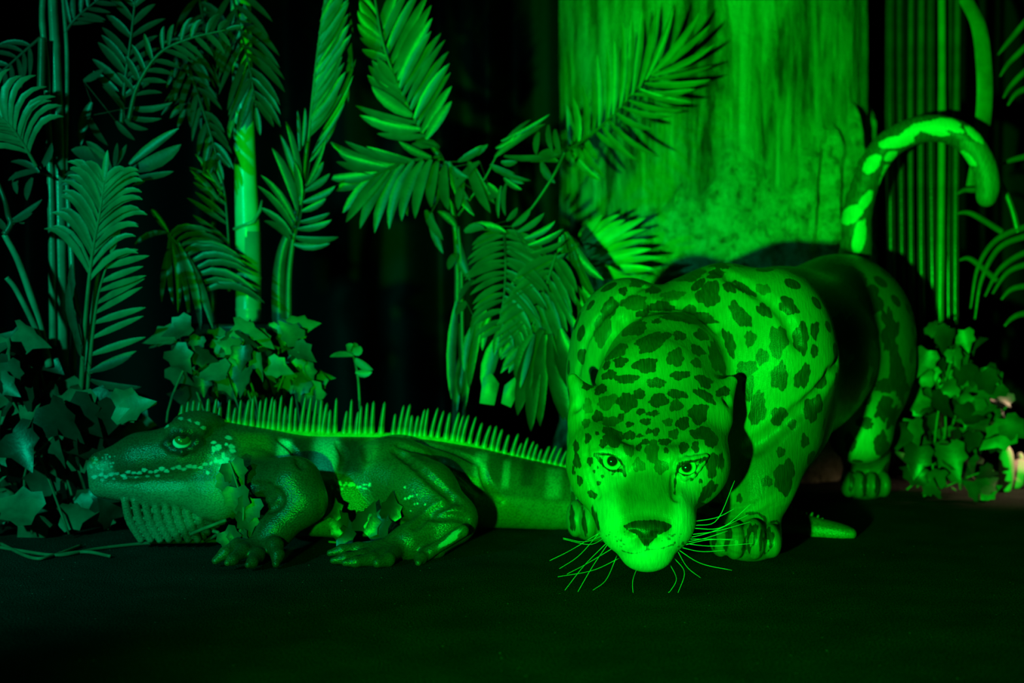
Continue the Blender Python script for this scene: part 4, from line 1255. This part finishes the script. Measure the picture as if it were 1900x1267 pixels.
# ---- green pole with bands, standing in front of a black pot
t = plant('green_pole', 'thick smooth green pole standing among leaves behind the crest', 'pole', 456, 3.30)
mp = leaf_mat('green_pole_paint', (0.30, 0.60, 0.40), 0.28, 0.12)
mb = MB()
mb.tube([P(461, y, 3.30) for y in (596, 588, 577, 574, 571, 520, 516, 512, 430)], [0.028, 0.028, 0.029, 0.030, 0.029, 0.029, 0.031, 0.029, 0.0285], 28)
mb.build('pole_foot', leaf_mat('green_pole_foot', (0.14, 0.34, 0.22), 0.3, 0.15), t, at=P(461, 590, 3.30))
mb = MB()
mb.tube([P(461, 514, 3.30), P(459, 420, 3.30), P(456, 340, 3.30), P(452, 215, 3.30), P(448, 60, 3.30), P(446, -60, 3.30)], [0.0288, 0.0285, 0.0255, 0.0235, 0.0235, 0.0235], 28)
mb.build('pole_shaft', mp, t, at=P(461, 514, 3.30))
mb = MB()
mb.tube([P(433, 425, 3.272), P(470, 412, 3.268), P(482, 392, 3.28), P(486, 372, 3.29)], [0.003, 0.0045, 0.004, 0.002], 6)
mb.build('sheath_edge', M_STALK, t, at=P(470, 412, 3.27))
mpot = simple('black_plastic', (0.012, 0.013, 0.013), 0.45)
mb = MB()
c = P(462, 0, 3.34)
mb.tube([(c[0], c[1], 0.0), (c[0], c[1], 0.02), (c[0], c[1], 0.40), (c[0], c[1], 0.425), (c[0], c[1], 0.435), (c[0], c[1], 0.43)], [0.105, 0.11, 0.13, 0.135, 0.135, 0.11], 40)
o = mb.build('plant_pot', mpot, None, at=(c[0], c[1], 0))
tag(o, 'black pot under the thick green pole', 'pot')

# ---- palm with hanging fronds around the pole
t = plant('drooping_palm', 'drooping dark palm whose fronds hang around the top of the green pole', 'palm', 395, 3.36)
stalk(t, [(395, 720, 3.52), (395, 400, 3.50), (385, 200, 3.42), (380, -40, 3.38)], 0.008, 0.006, M_PALM_D)
frond(t, [(420, -60, 3.25), (440, 30, 3.22), (462, 120, 3.2), (475, 200, 3.2)], 10, 0.125, 0.017, (38, 30), bow=0.05, droop=0.05, m=M_PALM_D)
frond(t, [(360, -50, 3.3), (378, 50, 3.28), (372, 130, 3.26), (345, 200, 3.25)], 11, 0.10, 0.015, (45, 35), droop=0.06, m=M_PALM_D)
frond(t, [(300, 80, 3.22), (340, 75, 3.22), (352, 130, 3.22), (385, 230, 3.2), (405, 300, 3.2)], 12, 0.085, 0.014, (35, 30), droop=0.06, m=M_PALM_D, r=0.006)
frond(t, [(425, 540, 3.27), (424, 450, 3.26), (418, 370, 3.26), (412, 330, 3.26)], 10, 0.11, 0.014, (50, 42), sides=(-1,), bow=0.1, m=M_PALM)
frond(t, [(390, 600, 3.22), (368, 530, 3.21), (340, 470, 3.2), (312, 430, 3.19)], 11, 0.14, 0.0165, (112, 120), sides=(1,), bow=-0.3, droop=0.06, m=M_PALM, start=0.25)
leaves(t, [(312, 432, 330, 580, -10), (318, 440, 352, 600, -8), (322, 440, 300, 560, 6), (316, 436, 322, 565, 4), (330, 450, 372, 612, -8, 1.3), (345, 470, 395, 610, -6, 1.4), (310, 432, 250, 455, 8)], 3.2, 0.014)
leaves(t, [(412, 340, 372, 240, 4), (410, 350, 362, 285, 4), (405, 370, 352, 315, 5), (425, 255, 438, 205, -3), (420, 280, 385, 310, 5), (418, 268, 398, 318, 4), (440, 240, 446, 200, 2)], 3.22, 0.013)

# ---- palm right of the pole
t = plant('potted_palm', 'palm with a bent green stem and paddle shaped top frond right of the pole', 'palm', 522, 3.34)
stalk(t, [(524, 640, 3.34), (518, 540, 3.34), (524, 470, 3.33), (545, 410, 3.32), (562, 345, 3.31)], 0.022, 0.006, M_PALM)
stalk(t, [(536, 640, 3.32), (536, 520, 3.32), (545, 440, 3.31), (556, 380, 3.31)], 0.008, 0.004, M_PALM_L)
stalk(t, [(562, 345, 3.31), (570, 270, 3.30), (580, 200, 3.30), (600, 80, 3.29), (612, -40, 3.28)], 0.006, 0.003, M_PALM)
leaves(t, [(545, 425, 478, 345, 6), (548, 410, 484, 325, 6), (552, 390, 505, 275, 8, 1.3), (556, 372, 520, 250, 6), (560, 352, 530, 225, 6), (540, 435, 482, 385, 5), (556, 380, 545, 300, 3), (538, 445, 490, 410, 5),
           (548, 440, 628, 440, 8, 1.2), (552, 425, 615, 408, 6), (556, 412, 612, 395, 5), (560, 392, 605, 368, 4), (562, 376, 622, 345, 5), (545, 452, 612, 452, 6), (566, 355, 612, 322, 4), (568, 345, 600, 300, 3)], 3.28, 0.0165, m=M_PALM)
leaves(t, [(568, 345, 605, 255, 3, .8), (575, 300, 626, 222, 4, .8), (580, 285, 640, 190, 4, .7), (590, 262, 648, 165, 3, .7), (600, 240, 655, 140, 3, .7), (610, 215, 660, 110, 3, .7), (562, 270, 566, 200, 2, .8), (556, 280, 552, 205, 2, .8)], 3.27, 0.012)
frond(t, [(572, 262, 3.26), (580, 180, 3.25), (590, 90, 3.24), (604, -10, 3.23), (612, -60, 3.23)], 20, 0.145, 0.022, (34, 20), sides=(1,), start=0.0, bow=0.06, droop=0.0, m=M_PALM_L, jit=0.4)
leaves(t, [(640, -30, 655, 60, 4), (648, 40, 655, 130, 3), (652, 90, 646, 190, 3)], 3.28, 0.012)

# ---- centre: big palm whose fronds reach across the tree trunk
t = plant('big_palm', 'large palm with fronds reaching in front of the pale tree trunk', 'palm', 848, 3.42)
stalk(t, [(842, 860, 3.46), (848, 600, 3.44), (848, 470, 3.43), (838, 380, 3.42), (818, 300, 3.40)], 0.008, 0.006, M_PALM)
stalk(t, [(862, 860, 3.40), (858, 640, 3.40), (856, 500, 3.40), (850, 420, 3.40)], 0.005, 0.004, M_PALM)
leaves(t, [(848, 560, 838, 740, 4, 1.2), (852, 600, 862, 760, -4, 1.2), (862, 640, 846, 770, 4), (846, 420, 812, 392, 4), (870, 650, 852, 735, 5), (850, 440, 872, 520, 5, 1.2), (880, 520, 852, 560, 4), (850, 470, 832, 500, 3)], 3.40, 0.02, m=M_PALM_D, stem=[(850, 480, 3.42), (856, 600, 3.42), (868, 690, 3.42)])
leaves(t, [(1095, 560, 1150, 640, 8, 1.3), (1100, 540, 1165, 600, 8, 1.3), (1085, 570, 1120, 680, 8, 1.3), (1075, 600, 1095, 700, 6, 1.3), (1050, 560, 1062, 690, 6, 1.3)], 3.40, 0.02, m=M_PALM_D)
stalk(t, [(818, 300, 3.40), (812, 285, 3.40), (795, 262, 3.40)], 0.009, 0.006, M_PALM)
# upright frond
leaves(t, [(790, 258, 838, 188, -2), (782, 245, 838, 160, -3), (776, 232, 836, 135, -3), (770, 220, 834, 118, -3), (762, 205, 832, 96, -3), (756, 192, 826, 74, -3), (748, 178, 818, 62, -3), (742, 165, 800, 58, -3), (736, 150, 802, 34, -3),
           (730, 135, 800, 10, -3), (724, 120, 794, -10, -3), (716, 105, 780, -20, -3), (708, 85, 760, -25, -2), (704, 60, 740, -30, -2), (788, 252, 700, 248, -6), (780, 240, 668, 214, -8, 1.2), (772, 228, 660, 196, -8), (765, 215, 690, 160, -4, 1.3), (758, 205, 682, 140, -4, 1.3), (750, 190, 684, 122, -4, 1.3),
           (742, 172, 690, 112, -3), (735, 155, 700, 108, -3), (716, 100, 668, 70, -3), (712, 85, 664, 45, -3), (708, 70, 664, 20, -3), (704, 55, 668, 0, -3), (700, 35, 672, -15, -3), (722, 110, 672, 92, -3)],
       3.34, 0.0235, m=M_PALM_L, stem=[(797, 268, 3.38), (770, 222, 3.36), (735, 150, 3.34), (708, 70, 3.32), (690, -40, 3.31)], r=0.005)
# frond hanging to the left
leaves(t, [(800, 296, 770, 405, 8), (785, 298, 745, 410, 10), (768, 300, 722, 425, 10), (750, 304, 695, 432, 10), (735, 308, 668, 424, 8), (722, 314, 642, 412, 6), (712, 318, 636, 395, 4), (702, 322, 615, 352, -4), (700, 322, 608, 328, -6), (706, 318, 624, 300, -6), (720, 312, 628, 282, -8), (738, 306, 612, 262, -12), (755, 302, 640, 262, -8, .8),
           (770, 300, 680, 272, -6, .8), (812, 300, 800, 385, 8), (826, 305, 832, 390, 8), (800, 292, 740, 262, -4, .7), (760, 303, 756, 400, 6, .8)],
       3.33, 0.026, m=M_PALM, stem=[(818, 290, 3.38), (775, 296, 3.35), (735, 306, 3.33), (690, 326, 3.31)], r=0.005)
leaves(t, [(815, 275, 770, 262, 4), (810, 270, 755, 275, 4), (825, 300, 870, 330, 6), (835, 300, 880, 400, 8), (850, 300, 895, 270, 4), (860, 290, 905, 268, 4), (870, 300, 910, 395, 6, 1.4), (880, 310, 918, 378, 5), (845, 330, 870, 370, 5), (890, 360, 925, 365, 3), (860, 330, 850, 390, 3), (905, 340, 928, 362, 3),
           (890, 300, 845, 352, 4), (840, 310, 800, 352, 5), (835, 330, 800, 385, 5), (800, 395, 822, 470, 4, 1), (790, 390, 822, 445, 4)], 3.36, 0.0195, m=M_PALM)
# small sprays in the middle
leaves(t, [(925, 288, 1012, 230, -4), (925, 285, 985, 222, -4), (918, 292, 965, 262, -4, .8), (930, 262, 1020, 212, 4, .7), (920, 275, 955, 250, 3, .7), (935, 290, 1042, 285, 8, 1.2), (910, 305, 955, 322, 5), (915, 310, 985, 335, 6, .8), (930, 300, 960, 300, 4), (940, 318, 972, 340, 4, .8), (935, 330, 968, 352, 3, .8),
           (1042, 285, 998, 288, 4), (1040, 290, 1010, 300, 4), (1035, 300, 985, 300, 5), (1000, 245, 995, 288, 3), (1018, 232, 1026, 282, 3), (1030, 240, 1040, 285, 3), (940, 340, 938, 400, 5, .8), (930, 345, 925, 405, 4, .6), (1005, 300, 1030, 340, 4, 1.2)], 3.34, 0.016, m=M_PALM,
       stem=[(850, 400, 3.38), (900, 330, 3.36), (930, 280, 3.35), (1000, 240, 3.33)], r=0.003)
stalk(t, [(980, 395, 3.34), (1005, 360, 3.33), (1030, 320, 3.32), (1048, 282, 3.30)], 0.003, 0.004, M_PALM)
# frond spread in front of the bright trunk
leaves(t, [(1058, 275, 1052, 195, 4), (1072, 268, 1062, 180, 4), (1088, 256, 1080, 160, 4), (1100, 246, 1098, 140, 4), (1112, 236, 1108, 100, 6), (1126, 225, 1126, 90, 5), (1138, 212, 1140, 70, 5), (1150, 200, 1155, 40, 6), (1162, 188, 1172, 28, 5), (1174, 176, 1192, 16, 4), (1186, 162, 1218, 14, 4), (1198, 148, 1250, 14, 4),
           (1208, 138, 1298, 24, 6), (1214, 132, 1318, 46, 6), (1210, 140, 1326, 82, 6), (1204, 148, 1322, 122, 6), (1196, 155, 1318, 148, 8), (1186, 165, 1286, 190, 8), (1176, 175, 1290, 165, 6), (1166, 186, 1268, 205, 8), (1154, 198, 1250, 215, 8), (1142, 208, 1212, 240, 8), (1128, 222, 1225, 292, 10), (1116, 232, 1188, 302, 8), (1104, 242, 1160, 280, 6), (1088, 256, 1110, 296, 5), (1075, 265, 1122, 330, 4), (1060, 278, 1115, 335, 8)],
       3.56, 0.0175, m=M_FRONT, stem=[(1045, 284, 3.40), (1085, 258, 3.50), (1126, 224, 3.55), (1172, 174, 3.58), (1216, 128, 3.58)], r=0.0045)
# fan catching the lamp, its lit tone painted into the leaf colour
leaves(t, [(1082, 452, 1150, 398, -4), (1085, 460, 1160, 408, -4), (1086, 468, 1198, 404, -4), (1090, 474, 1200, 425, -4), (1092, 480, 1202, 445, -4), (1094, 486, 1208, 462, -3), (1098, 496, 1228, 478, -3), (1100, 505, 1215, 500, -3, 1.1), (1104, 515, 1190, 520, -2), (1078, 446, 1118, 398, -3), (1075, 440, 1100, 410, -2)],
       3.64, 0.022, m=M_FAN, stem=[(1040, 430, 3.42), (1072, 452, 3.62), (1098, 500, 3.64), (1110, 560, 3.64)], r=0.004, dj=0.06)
leaves(t, [(1050, 430, 1120, 520, 10), (1055, 440, 1110, 560, 10), (1045, 435, 1090, 580, 12), (1060, 450, 1130, 600, 14), (1070, 470, 1120, 620, 12), (1040, 440, 1066, 560, 8), (1080, 500, 1106, 640, 8), (1072, 490, 1076, 650, 6), (1045, 450, 1040, 600, 4), (1060, 470, 1050, 640, 4)], 3.33, 0.024, m=M_PALM)
# two broad hanging fronds
frond(t, [(935, 425, 3.30), (938, 480, 3.28), (936, 540, 3.26), (925, 610, 3.25)], 16, 0.125, 0.020, (62, 40), sides=(-1,), start=0.0, droop=0.04, bow=0.1, m=M_PALM, jit=0.6)
frond(t, [(935, 425, 3.30), (938, 480, 3.28), (936, 540, 3.26), (930, 620, 3.25)], 15, 0.10, 0.016, (70, 50), sides=(1,), start=0.0, droop=-0.02, bow=0.2, m=M_PALM)
frond(t, [(1032, 470, 3.27), (1010, 540, 3.26), (990, 600, 3.25), (975, 660, 3.25)], 15, 0.115, 0.021, (50, 30), start=0.0, droop=0.05, bow=0.05, m=M_PALM, jit=0.6)
leaves(t, [(960, 430, 1010, 395, 5), (970, 445, 1030, 410, 5), (980, 455, 1045, 425, 6), (985, 470, 1050, 445, 6), (990, 490, 1050, 470, 6), (950, 420, 985, 385, 4), (870, 420, 940, 432, -6, 1.3), (862, 430, 900, 425, -4, 1.3), (940, 410, 960, 385, 3)], 3.28, 0.016)
leaves(t, [(900, 560, 880, 640, 5, 1.6), (910, 580, 895, 650, 4), (880, 600, 862, 690, 5), (930, 620, 900, 730, 6, 1.8), (935, 640, 945, 560, 4, .9), (925, 600, 940, 655, 5), (890, 610, 870, 720, 5), (865, 560, 845, 585, 2)], 3.27, 0.02, m=M_PALM)
leaves(t, [(1005, 610, 960, 770, 8, 1.8), (1010, 620, 1002, 790, 6, 1.5), (1020, 620, 1046, 780, 6, 1.5), (1030, 630, 1075, 740, 8, 1.5), (990, 620, 965, 720, 8, 1.5), (1000, 640, 985, 800, 6, 1.4), (1040, 610, 1085, 700, 8, 1.5), (1025, 640, 1060, 790, 6, 1.4)], 3.22, 0.024, m=M_PALM_D, stem=[(1060, 560, 3.3), (1030, 600, 3.26), (1000, 625, 3.23)])
for q in ([(896, 700), (912, 692), (926, 712), (917, 752), (890, 748)], [(936, 715), (960, 696), (958, 735), (948, 756), (930, 748)]):
    mb = MB()
    c_ = np.mean([P(x, y, 3.22) for x, y in q], axis=0) - np.array((0, 0.012, 0))
    mb.add([c_] + [P(x, y, 3.22) for x, y in q], [(0, k + 1, (k + 1) % 5 + 1) for k in range(5)])
    mb.build('leaf_end', M_IVY_L, t, at=c_)

# ---- right: bundle of canes with one strap leaf, then a glossy palm at the picture edge
mc_ = leaf_mat('glossy_cane', (0.008, 0.03, 0.012), 0.25, 0.3)  # uneven light across the canes painted as three tones
mc3 = leaf_mat('mid_glossy_cane', (0.018, 0.062, 0.02), 0.25, 0.3)
mc2 = leaf_mat('lit_glossy_cane', (0.06, 0.22, 0.06), 0.25, 0.2)
t = plant('cane_bundle', 'bundle of upright glossy canes behind the raised spotted tail', 'canes', 1720, 3.86)
for x, r, d, m in ((1654, 0.013, 3.92, mc_), (1672, 0.010, 3.95, mc_), (1692, 0.008, 3.88, mc3), (1711, 0.009, 3.85, mc3), (1729, 0.013, 3.90, mc_), (1745, 0.010, 3.83, mc2), (1762, 0.011, 3.90, mc_), (1775, 0.009, 3.86, mc3)):
    b0 = P(x, 0, d)
    zs = np.linspace(0.0, 1.6, 25)
    mb = MB()
    mb.tube([(b0[0] + 0.004 * math.sin(z * 3 + x), b0[1], z) for z in zs], [r * (1.12 if i % 6 == 3 else 1) for i in range(25)], 14)
    mb.build('cane', m, t, at=(b0[0], b0[1], 0))
mb = MB()
sp_ = spline([P(1772, -60, 3.88), P(1790, -5, 3.86), P(1816, 50, 3.82), P(1826, 130, 3.80), P(1826, 200, 3.80), P(1816, 280, 3.80), P(1802, 345, 3.80)], 40)
for i in range(39):
    w0, w1 = [0.022 * (1 - 0.4 * max(0, (k - 28) / 12)) for k in (i, i + 1)]
    n0 = np.array((1, 0.15, 0.0))
    mb.add([sp_[i] - n0 * w0, sp_[i] + np.array((0, -0.012, 0)), sp_[i] + n0 * w0, sp_[i + 1] + n0 * w1, sp_[i + 1] + np.array((0, -0.012, 0)), sp_[i + 1] - n0 * w1], [(0, 1, 4, 5), (1, 2, 3, 4)])
mb.build('strap_leaf', leaf_mat('strap_leaf', (0.05, 0.20, 0.05), 0.4), t, at=sp_[0])

t = plant('glossy_palm', 'dark glossy palm with arching narrow leaves at the right picture edge', 'palm', 1930, 3.75)
stalk(t, [(1935, 900, 3.75), (1940, 500, 3.75), (1945, -60, 3.75)], 0.012, 0.008, M_PALM_D)
mg = leaf_mat('dark_glossy_leaf', (0.028, 0.115, 0.030), 0.3, 0.3)
for rows in ([[(1945, 412), (1900, 422), (1849, 446), (1816, 495), (1801, 572)], [(1945, 430), (1898, 440), (1853, 462), (1822, 520), (1809, 592)], [(1945, 462), (1900, 470), (1856, 500), (1828, 550)], [(1945, 485), (1900, 492), (1868, 508), (1842, 545)], [(1945, 528), (1900, 531), (1876, 538), (1858, 556)], [(1945, 578), (1900, 582), (1880, 590), (1864, 605)]],
             [[(1945, -10), (1900, 44), (1870, 80), (1852, 102)], [(1945, 45), (1900, 90), (1872, 118), (1856, 142)], [(1945, 95), (1900, 135), (1876, 160), (1862, 182)], [(1945, 150), (1900, 166), (1884, 176), (1870, 196)], [(1945, 280), (1900, 291), (1875, 298), (1857, 306)]],
             [[(1840, 345), (1810, 352), (1792, 352), (1776, 360)], [(1860, 430), (1815, 402), (1795, 394), (1776, 396)], [(1850, 520), (1815, 490), (1797, 479), (1780, 483)], [(1890, 430), (1880, 390), (1862, 345), (1850, 325)]]):
    for q in rows:
        mb = MB()
        c_ = spline([P(x, y, 3.72) for x, y in q], 22)
        for i in range(21):
            k0, k1 = [0.0062 * (1.15 - 0.85 * (j / 21.0) ** 3) for j in (i, i + 1)]
            tn = unit(c_[i + 1] - c_[i])
            s_ = unit(np.cross(tn, (0, -1, 0)))
            a0 = np.array((0, 0.004, 0))
            mb.add([c_[i] - s_ * k0 + a0, c_[i] - a0, c_[i] + s_ * k0 + a0, c_[i + 1] + s_ * k1 + a0, c_[i + 1] - a0, c_[i + 1] - s_ * k1 + a0], [(0, 1, 4, 5), (1, 2, 3, 4)])
        mb.build('leaf', mg, t, at=P(*q[0], 3.72))

# ---- ivy and ground cover
t = plant('ivy_bush', 'ivy bush on the floor right of the spotted hind leg', 'ivy', 1780, 3.42)
ivy(t, [(1700, 640), (1745, 580), (1790, 590), (1800, 640), (1862, 700), (1885, 780), (1846, 850), (1842, 925), (1720, 930), (1690, 885), (1672, 870), (1675, 800), (1700, 740)], 3.42, 3.62, 92, 0.068, 9, 0.2, 3)
t = plant('ivy_bush', 'leafy ivy mass around the iguana head at the left edge', 'ivy', 90, 2.98)
ivy(t, [(-30, 600), (60, 600), (105, 660), (120, 700), (230, 740), (228, 800), (150, 850), (150, 920), (250, 960), (290, 1000), (230, 1015), (-30, 1030)], 2.86, 3.18, 105, 0.084, 8, 0.36, 5)
t = plant('ivy_bush', 'small ivy clump in front of the black pot', 'ivy', 400, 3.18)
ivy(t, [(295, 640), (340, 600), (420, 590), (480, 605), (500, 680), (470, 735), (350, 742), (330, 700)], 3.02, 3.14, 46, 0.060, 6, 0.35, 8)
t = plant('ivy_bush', 'narrow ivy climbing the stem right of the green pole', 'ivy', 535, 3.2)
ivy(t, [(512, 600), (525, 572), (560, 590), (562, 660), (600, 690), (560, 725), (512, 715)], 3.10, 3.18, 20, 0.058, 4, 0.5, 9)
t = plant('leaf_sprig', 'single small sprig standing in the dark above the crest', 'sprig', 660, 3.2)
stalk(t, [(668, 760, 3.2), (664, 700, 3.2), (655, 655, 3.2)], 0.003, 0.002, M_VINE, 'stem')
leaves(t, [(655, 660, 612, 662, 3), (658, 665, 692, 686, 3), (655, 655, 642, 640, 2, 1.4), (656, 655, 668, 642, 2, 1.4), (660, 690, 690, 690, 3), (655, 652, 656, 636, 1, 1.3)], 3.19, 0.016, M_IVY_L, 'foliage')
t = plant('leaf_sprig', 'ivy sprig hanging over the front shoulder of the iguana', 'sprig', 430, 2.66)
mb = MB()
for x, y, dx, dz, s in ((428, 858, .5, -1, .055), (440, 905, .1, -1, .060), (425, 880, -.1, -1, .05), (468, 925, -.3, -1, .055), (455, 950, .2, -1, .05), (418, 985, .5, -.6, .05), (440, 985, .3, -1, .045)):
    c = P(x, y, 2.655 if y > 900 else 2.68)
    ivy_leaf(mb, c, (dx, -0.1, dz), (random.uniform(-.5, .5), -1, random.uniform(-.2, .5)), s)
mb.build('foliage', M_IVY, t, at=P(430, 900, 2.66))
stalk(t, [(425, 855, 2.68), (440, 900, 2.66), (452, 950, 2.65), (440, 1000, 2.66), (420, 1015, 2.72)], 0.002, 0.002, M_VINE, 'stem')
t = plant('leaf_sprig', 'dark ivy sprig on the floor under the belly of the iguana', 'sprig', 660, 2.74)
mb = MB()
for x, y, dx, dz, s in ((612, 960, .1, 1, .05), (640, 985, -.5, 1, .055), (672, 985, .4, .9, .06), (700, 990, .3, 1, .06), (655, 1000, -1, .3, .05), (720, 960, .2, 1, .05), (690, 1005, .9, .3, .05)):
    ivy_leaf(mb, P(x, y, 2.74), (dx, 0.1, dz), (random.uniform(-.5, .5), -1, random.uniform(-.2, .5)), s)
mb.build('foliage', M_IVY_D, t, at=P(660, 990, 2.74))
stalk(t, [(610, 1005, 2.76), (660, 1008, 2.75), (720, 1000, 2.76)], 0.002, 0.002, M_VINE, 'stem')
mb = MB()
for q in ([(-30, 1010), (40, 1022), (110, 1030), (180, 1018), (270, 1008), (350, 1005), (410, 1003)], [(270, 1008), (320, 1004), (380, 980), (420, 965)], [(0, 1008), (60, 1035), (100, 1030), (150, 1012)], [(100, 1030), (160, 1024), (205, 1032)], [(380, 1004), (405, 990), (395, 985)]):
    pts = []
    for x, y in q:
        d = FPX * (CAM_H - 0.004) / (max(y, 1000) - HORIZON) if y > 996 else 2.74
        pts.append(P(x, y, d))
    c_ = spline(pts, 30)
    c_[:, 2] = np.maximum(c_[:, 2], 0.004)
    mb.tube(c_, 0.0035, 6)
tag(mb.build('ground_vine', M_VINE, None, at=(-0.9, 2.85, 0.004)), 'thin bare vine lying on the floor below the throat of the iguana', 'vine')

# ---- pale stones behind the ivy, lit warm from the side
ms = simple('pale_stone', (0.62, 0.56, 0.50), 0.8, 0.2, 0.15, 20, 0.3)
for k, (x, y, d, rx, ry, rz, lb) in enumerate(((1868, 905, 3.64, 0.018, 0.03, 0.060, 'tall pale stone lit warm behind the ivy bush'), (1890, 905, 3.70, 0.030, 0.03, 0.026, 'flat pale stone leaning right of the tall pale stone'), (1893, 885, 3.74, 0.014, 0.03, 0.045, 'slim pale stone at the right picture edge'))):
    S = Sculpt()
    c = P(x, y, d)
    c[2] = max(rz * 0.98, 0.01) if k != 1 else 0.045
    S.add(ell(c, (rx, ry, rz)), 0.01)
    S.add(cone(c - np.array((rx * .4, 0, rz * .8)), c + np.array((rx * .2, 0, rz * .6)), rx * 0.9, rx * 0.5), 0.01)
    V, Q = S.mesh(0.006, 1)
    V[:, 2] = np.maximum(V[:, 2], 0.0005)
    tag(obj('stone', V, Q, ms, None, at=(c[0], c[1], 0)), lb, 'stone', 'pale stones behind the ivy')
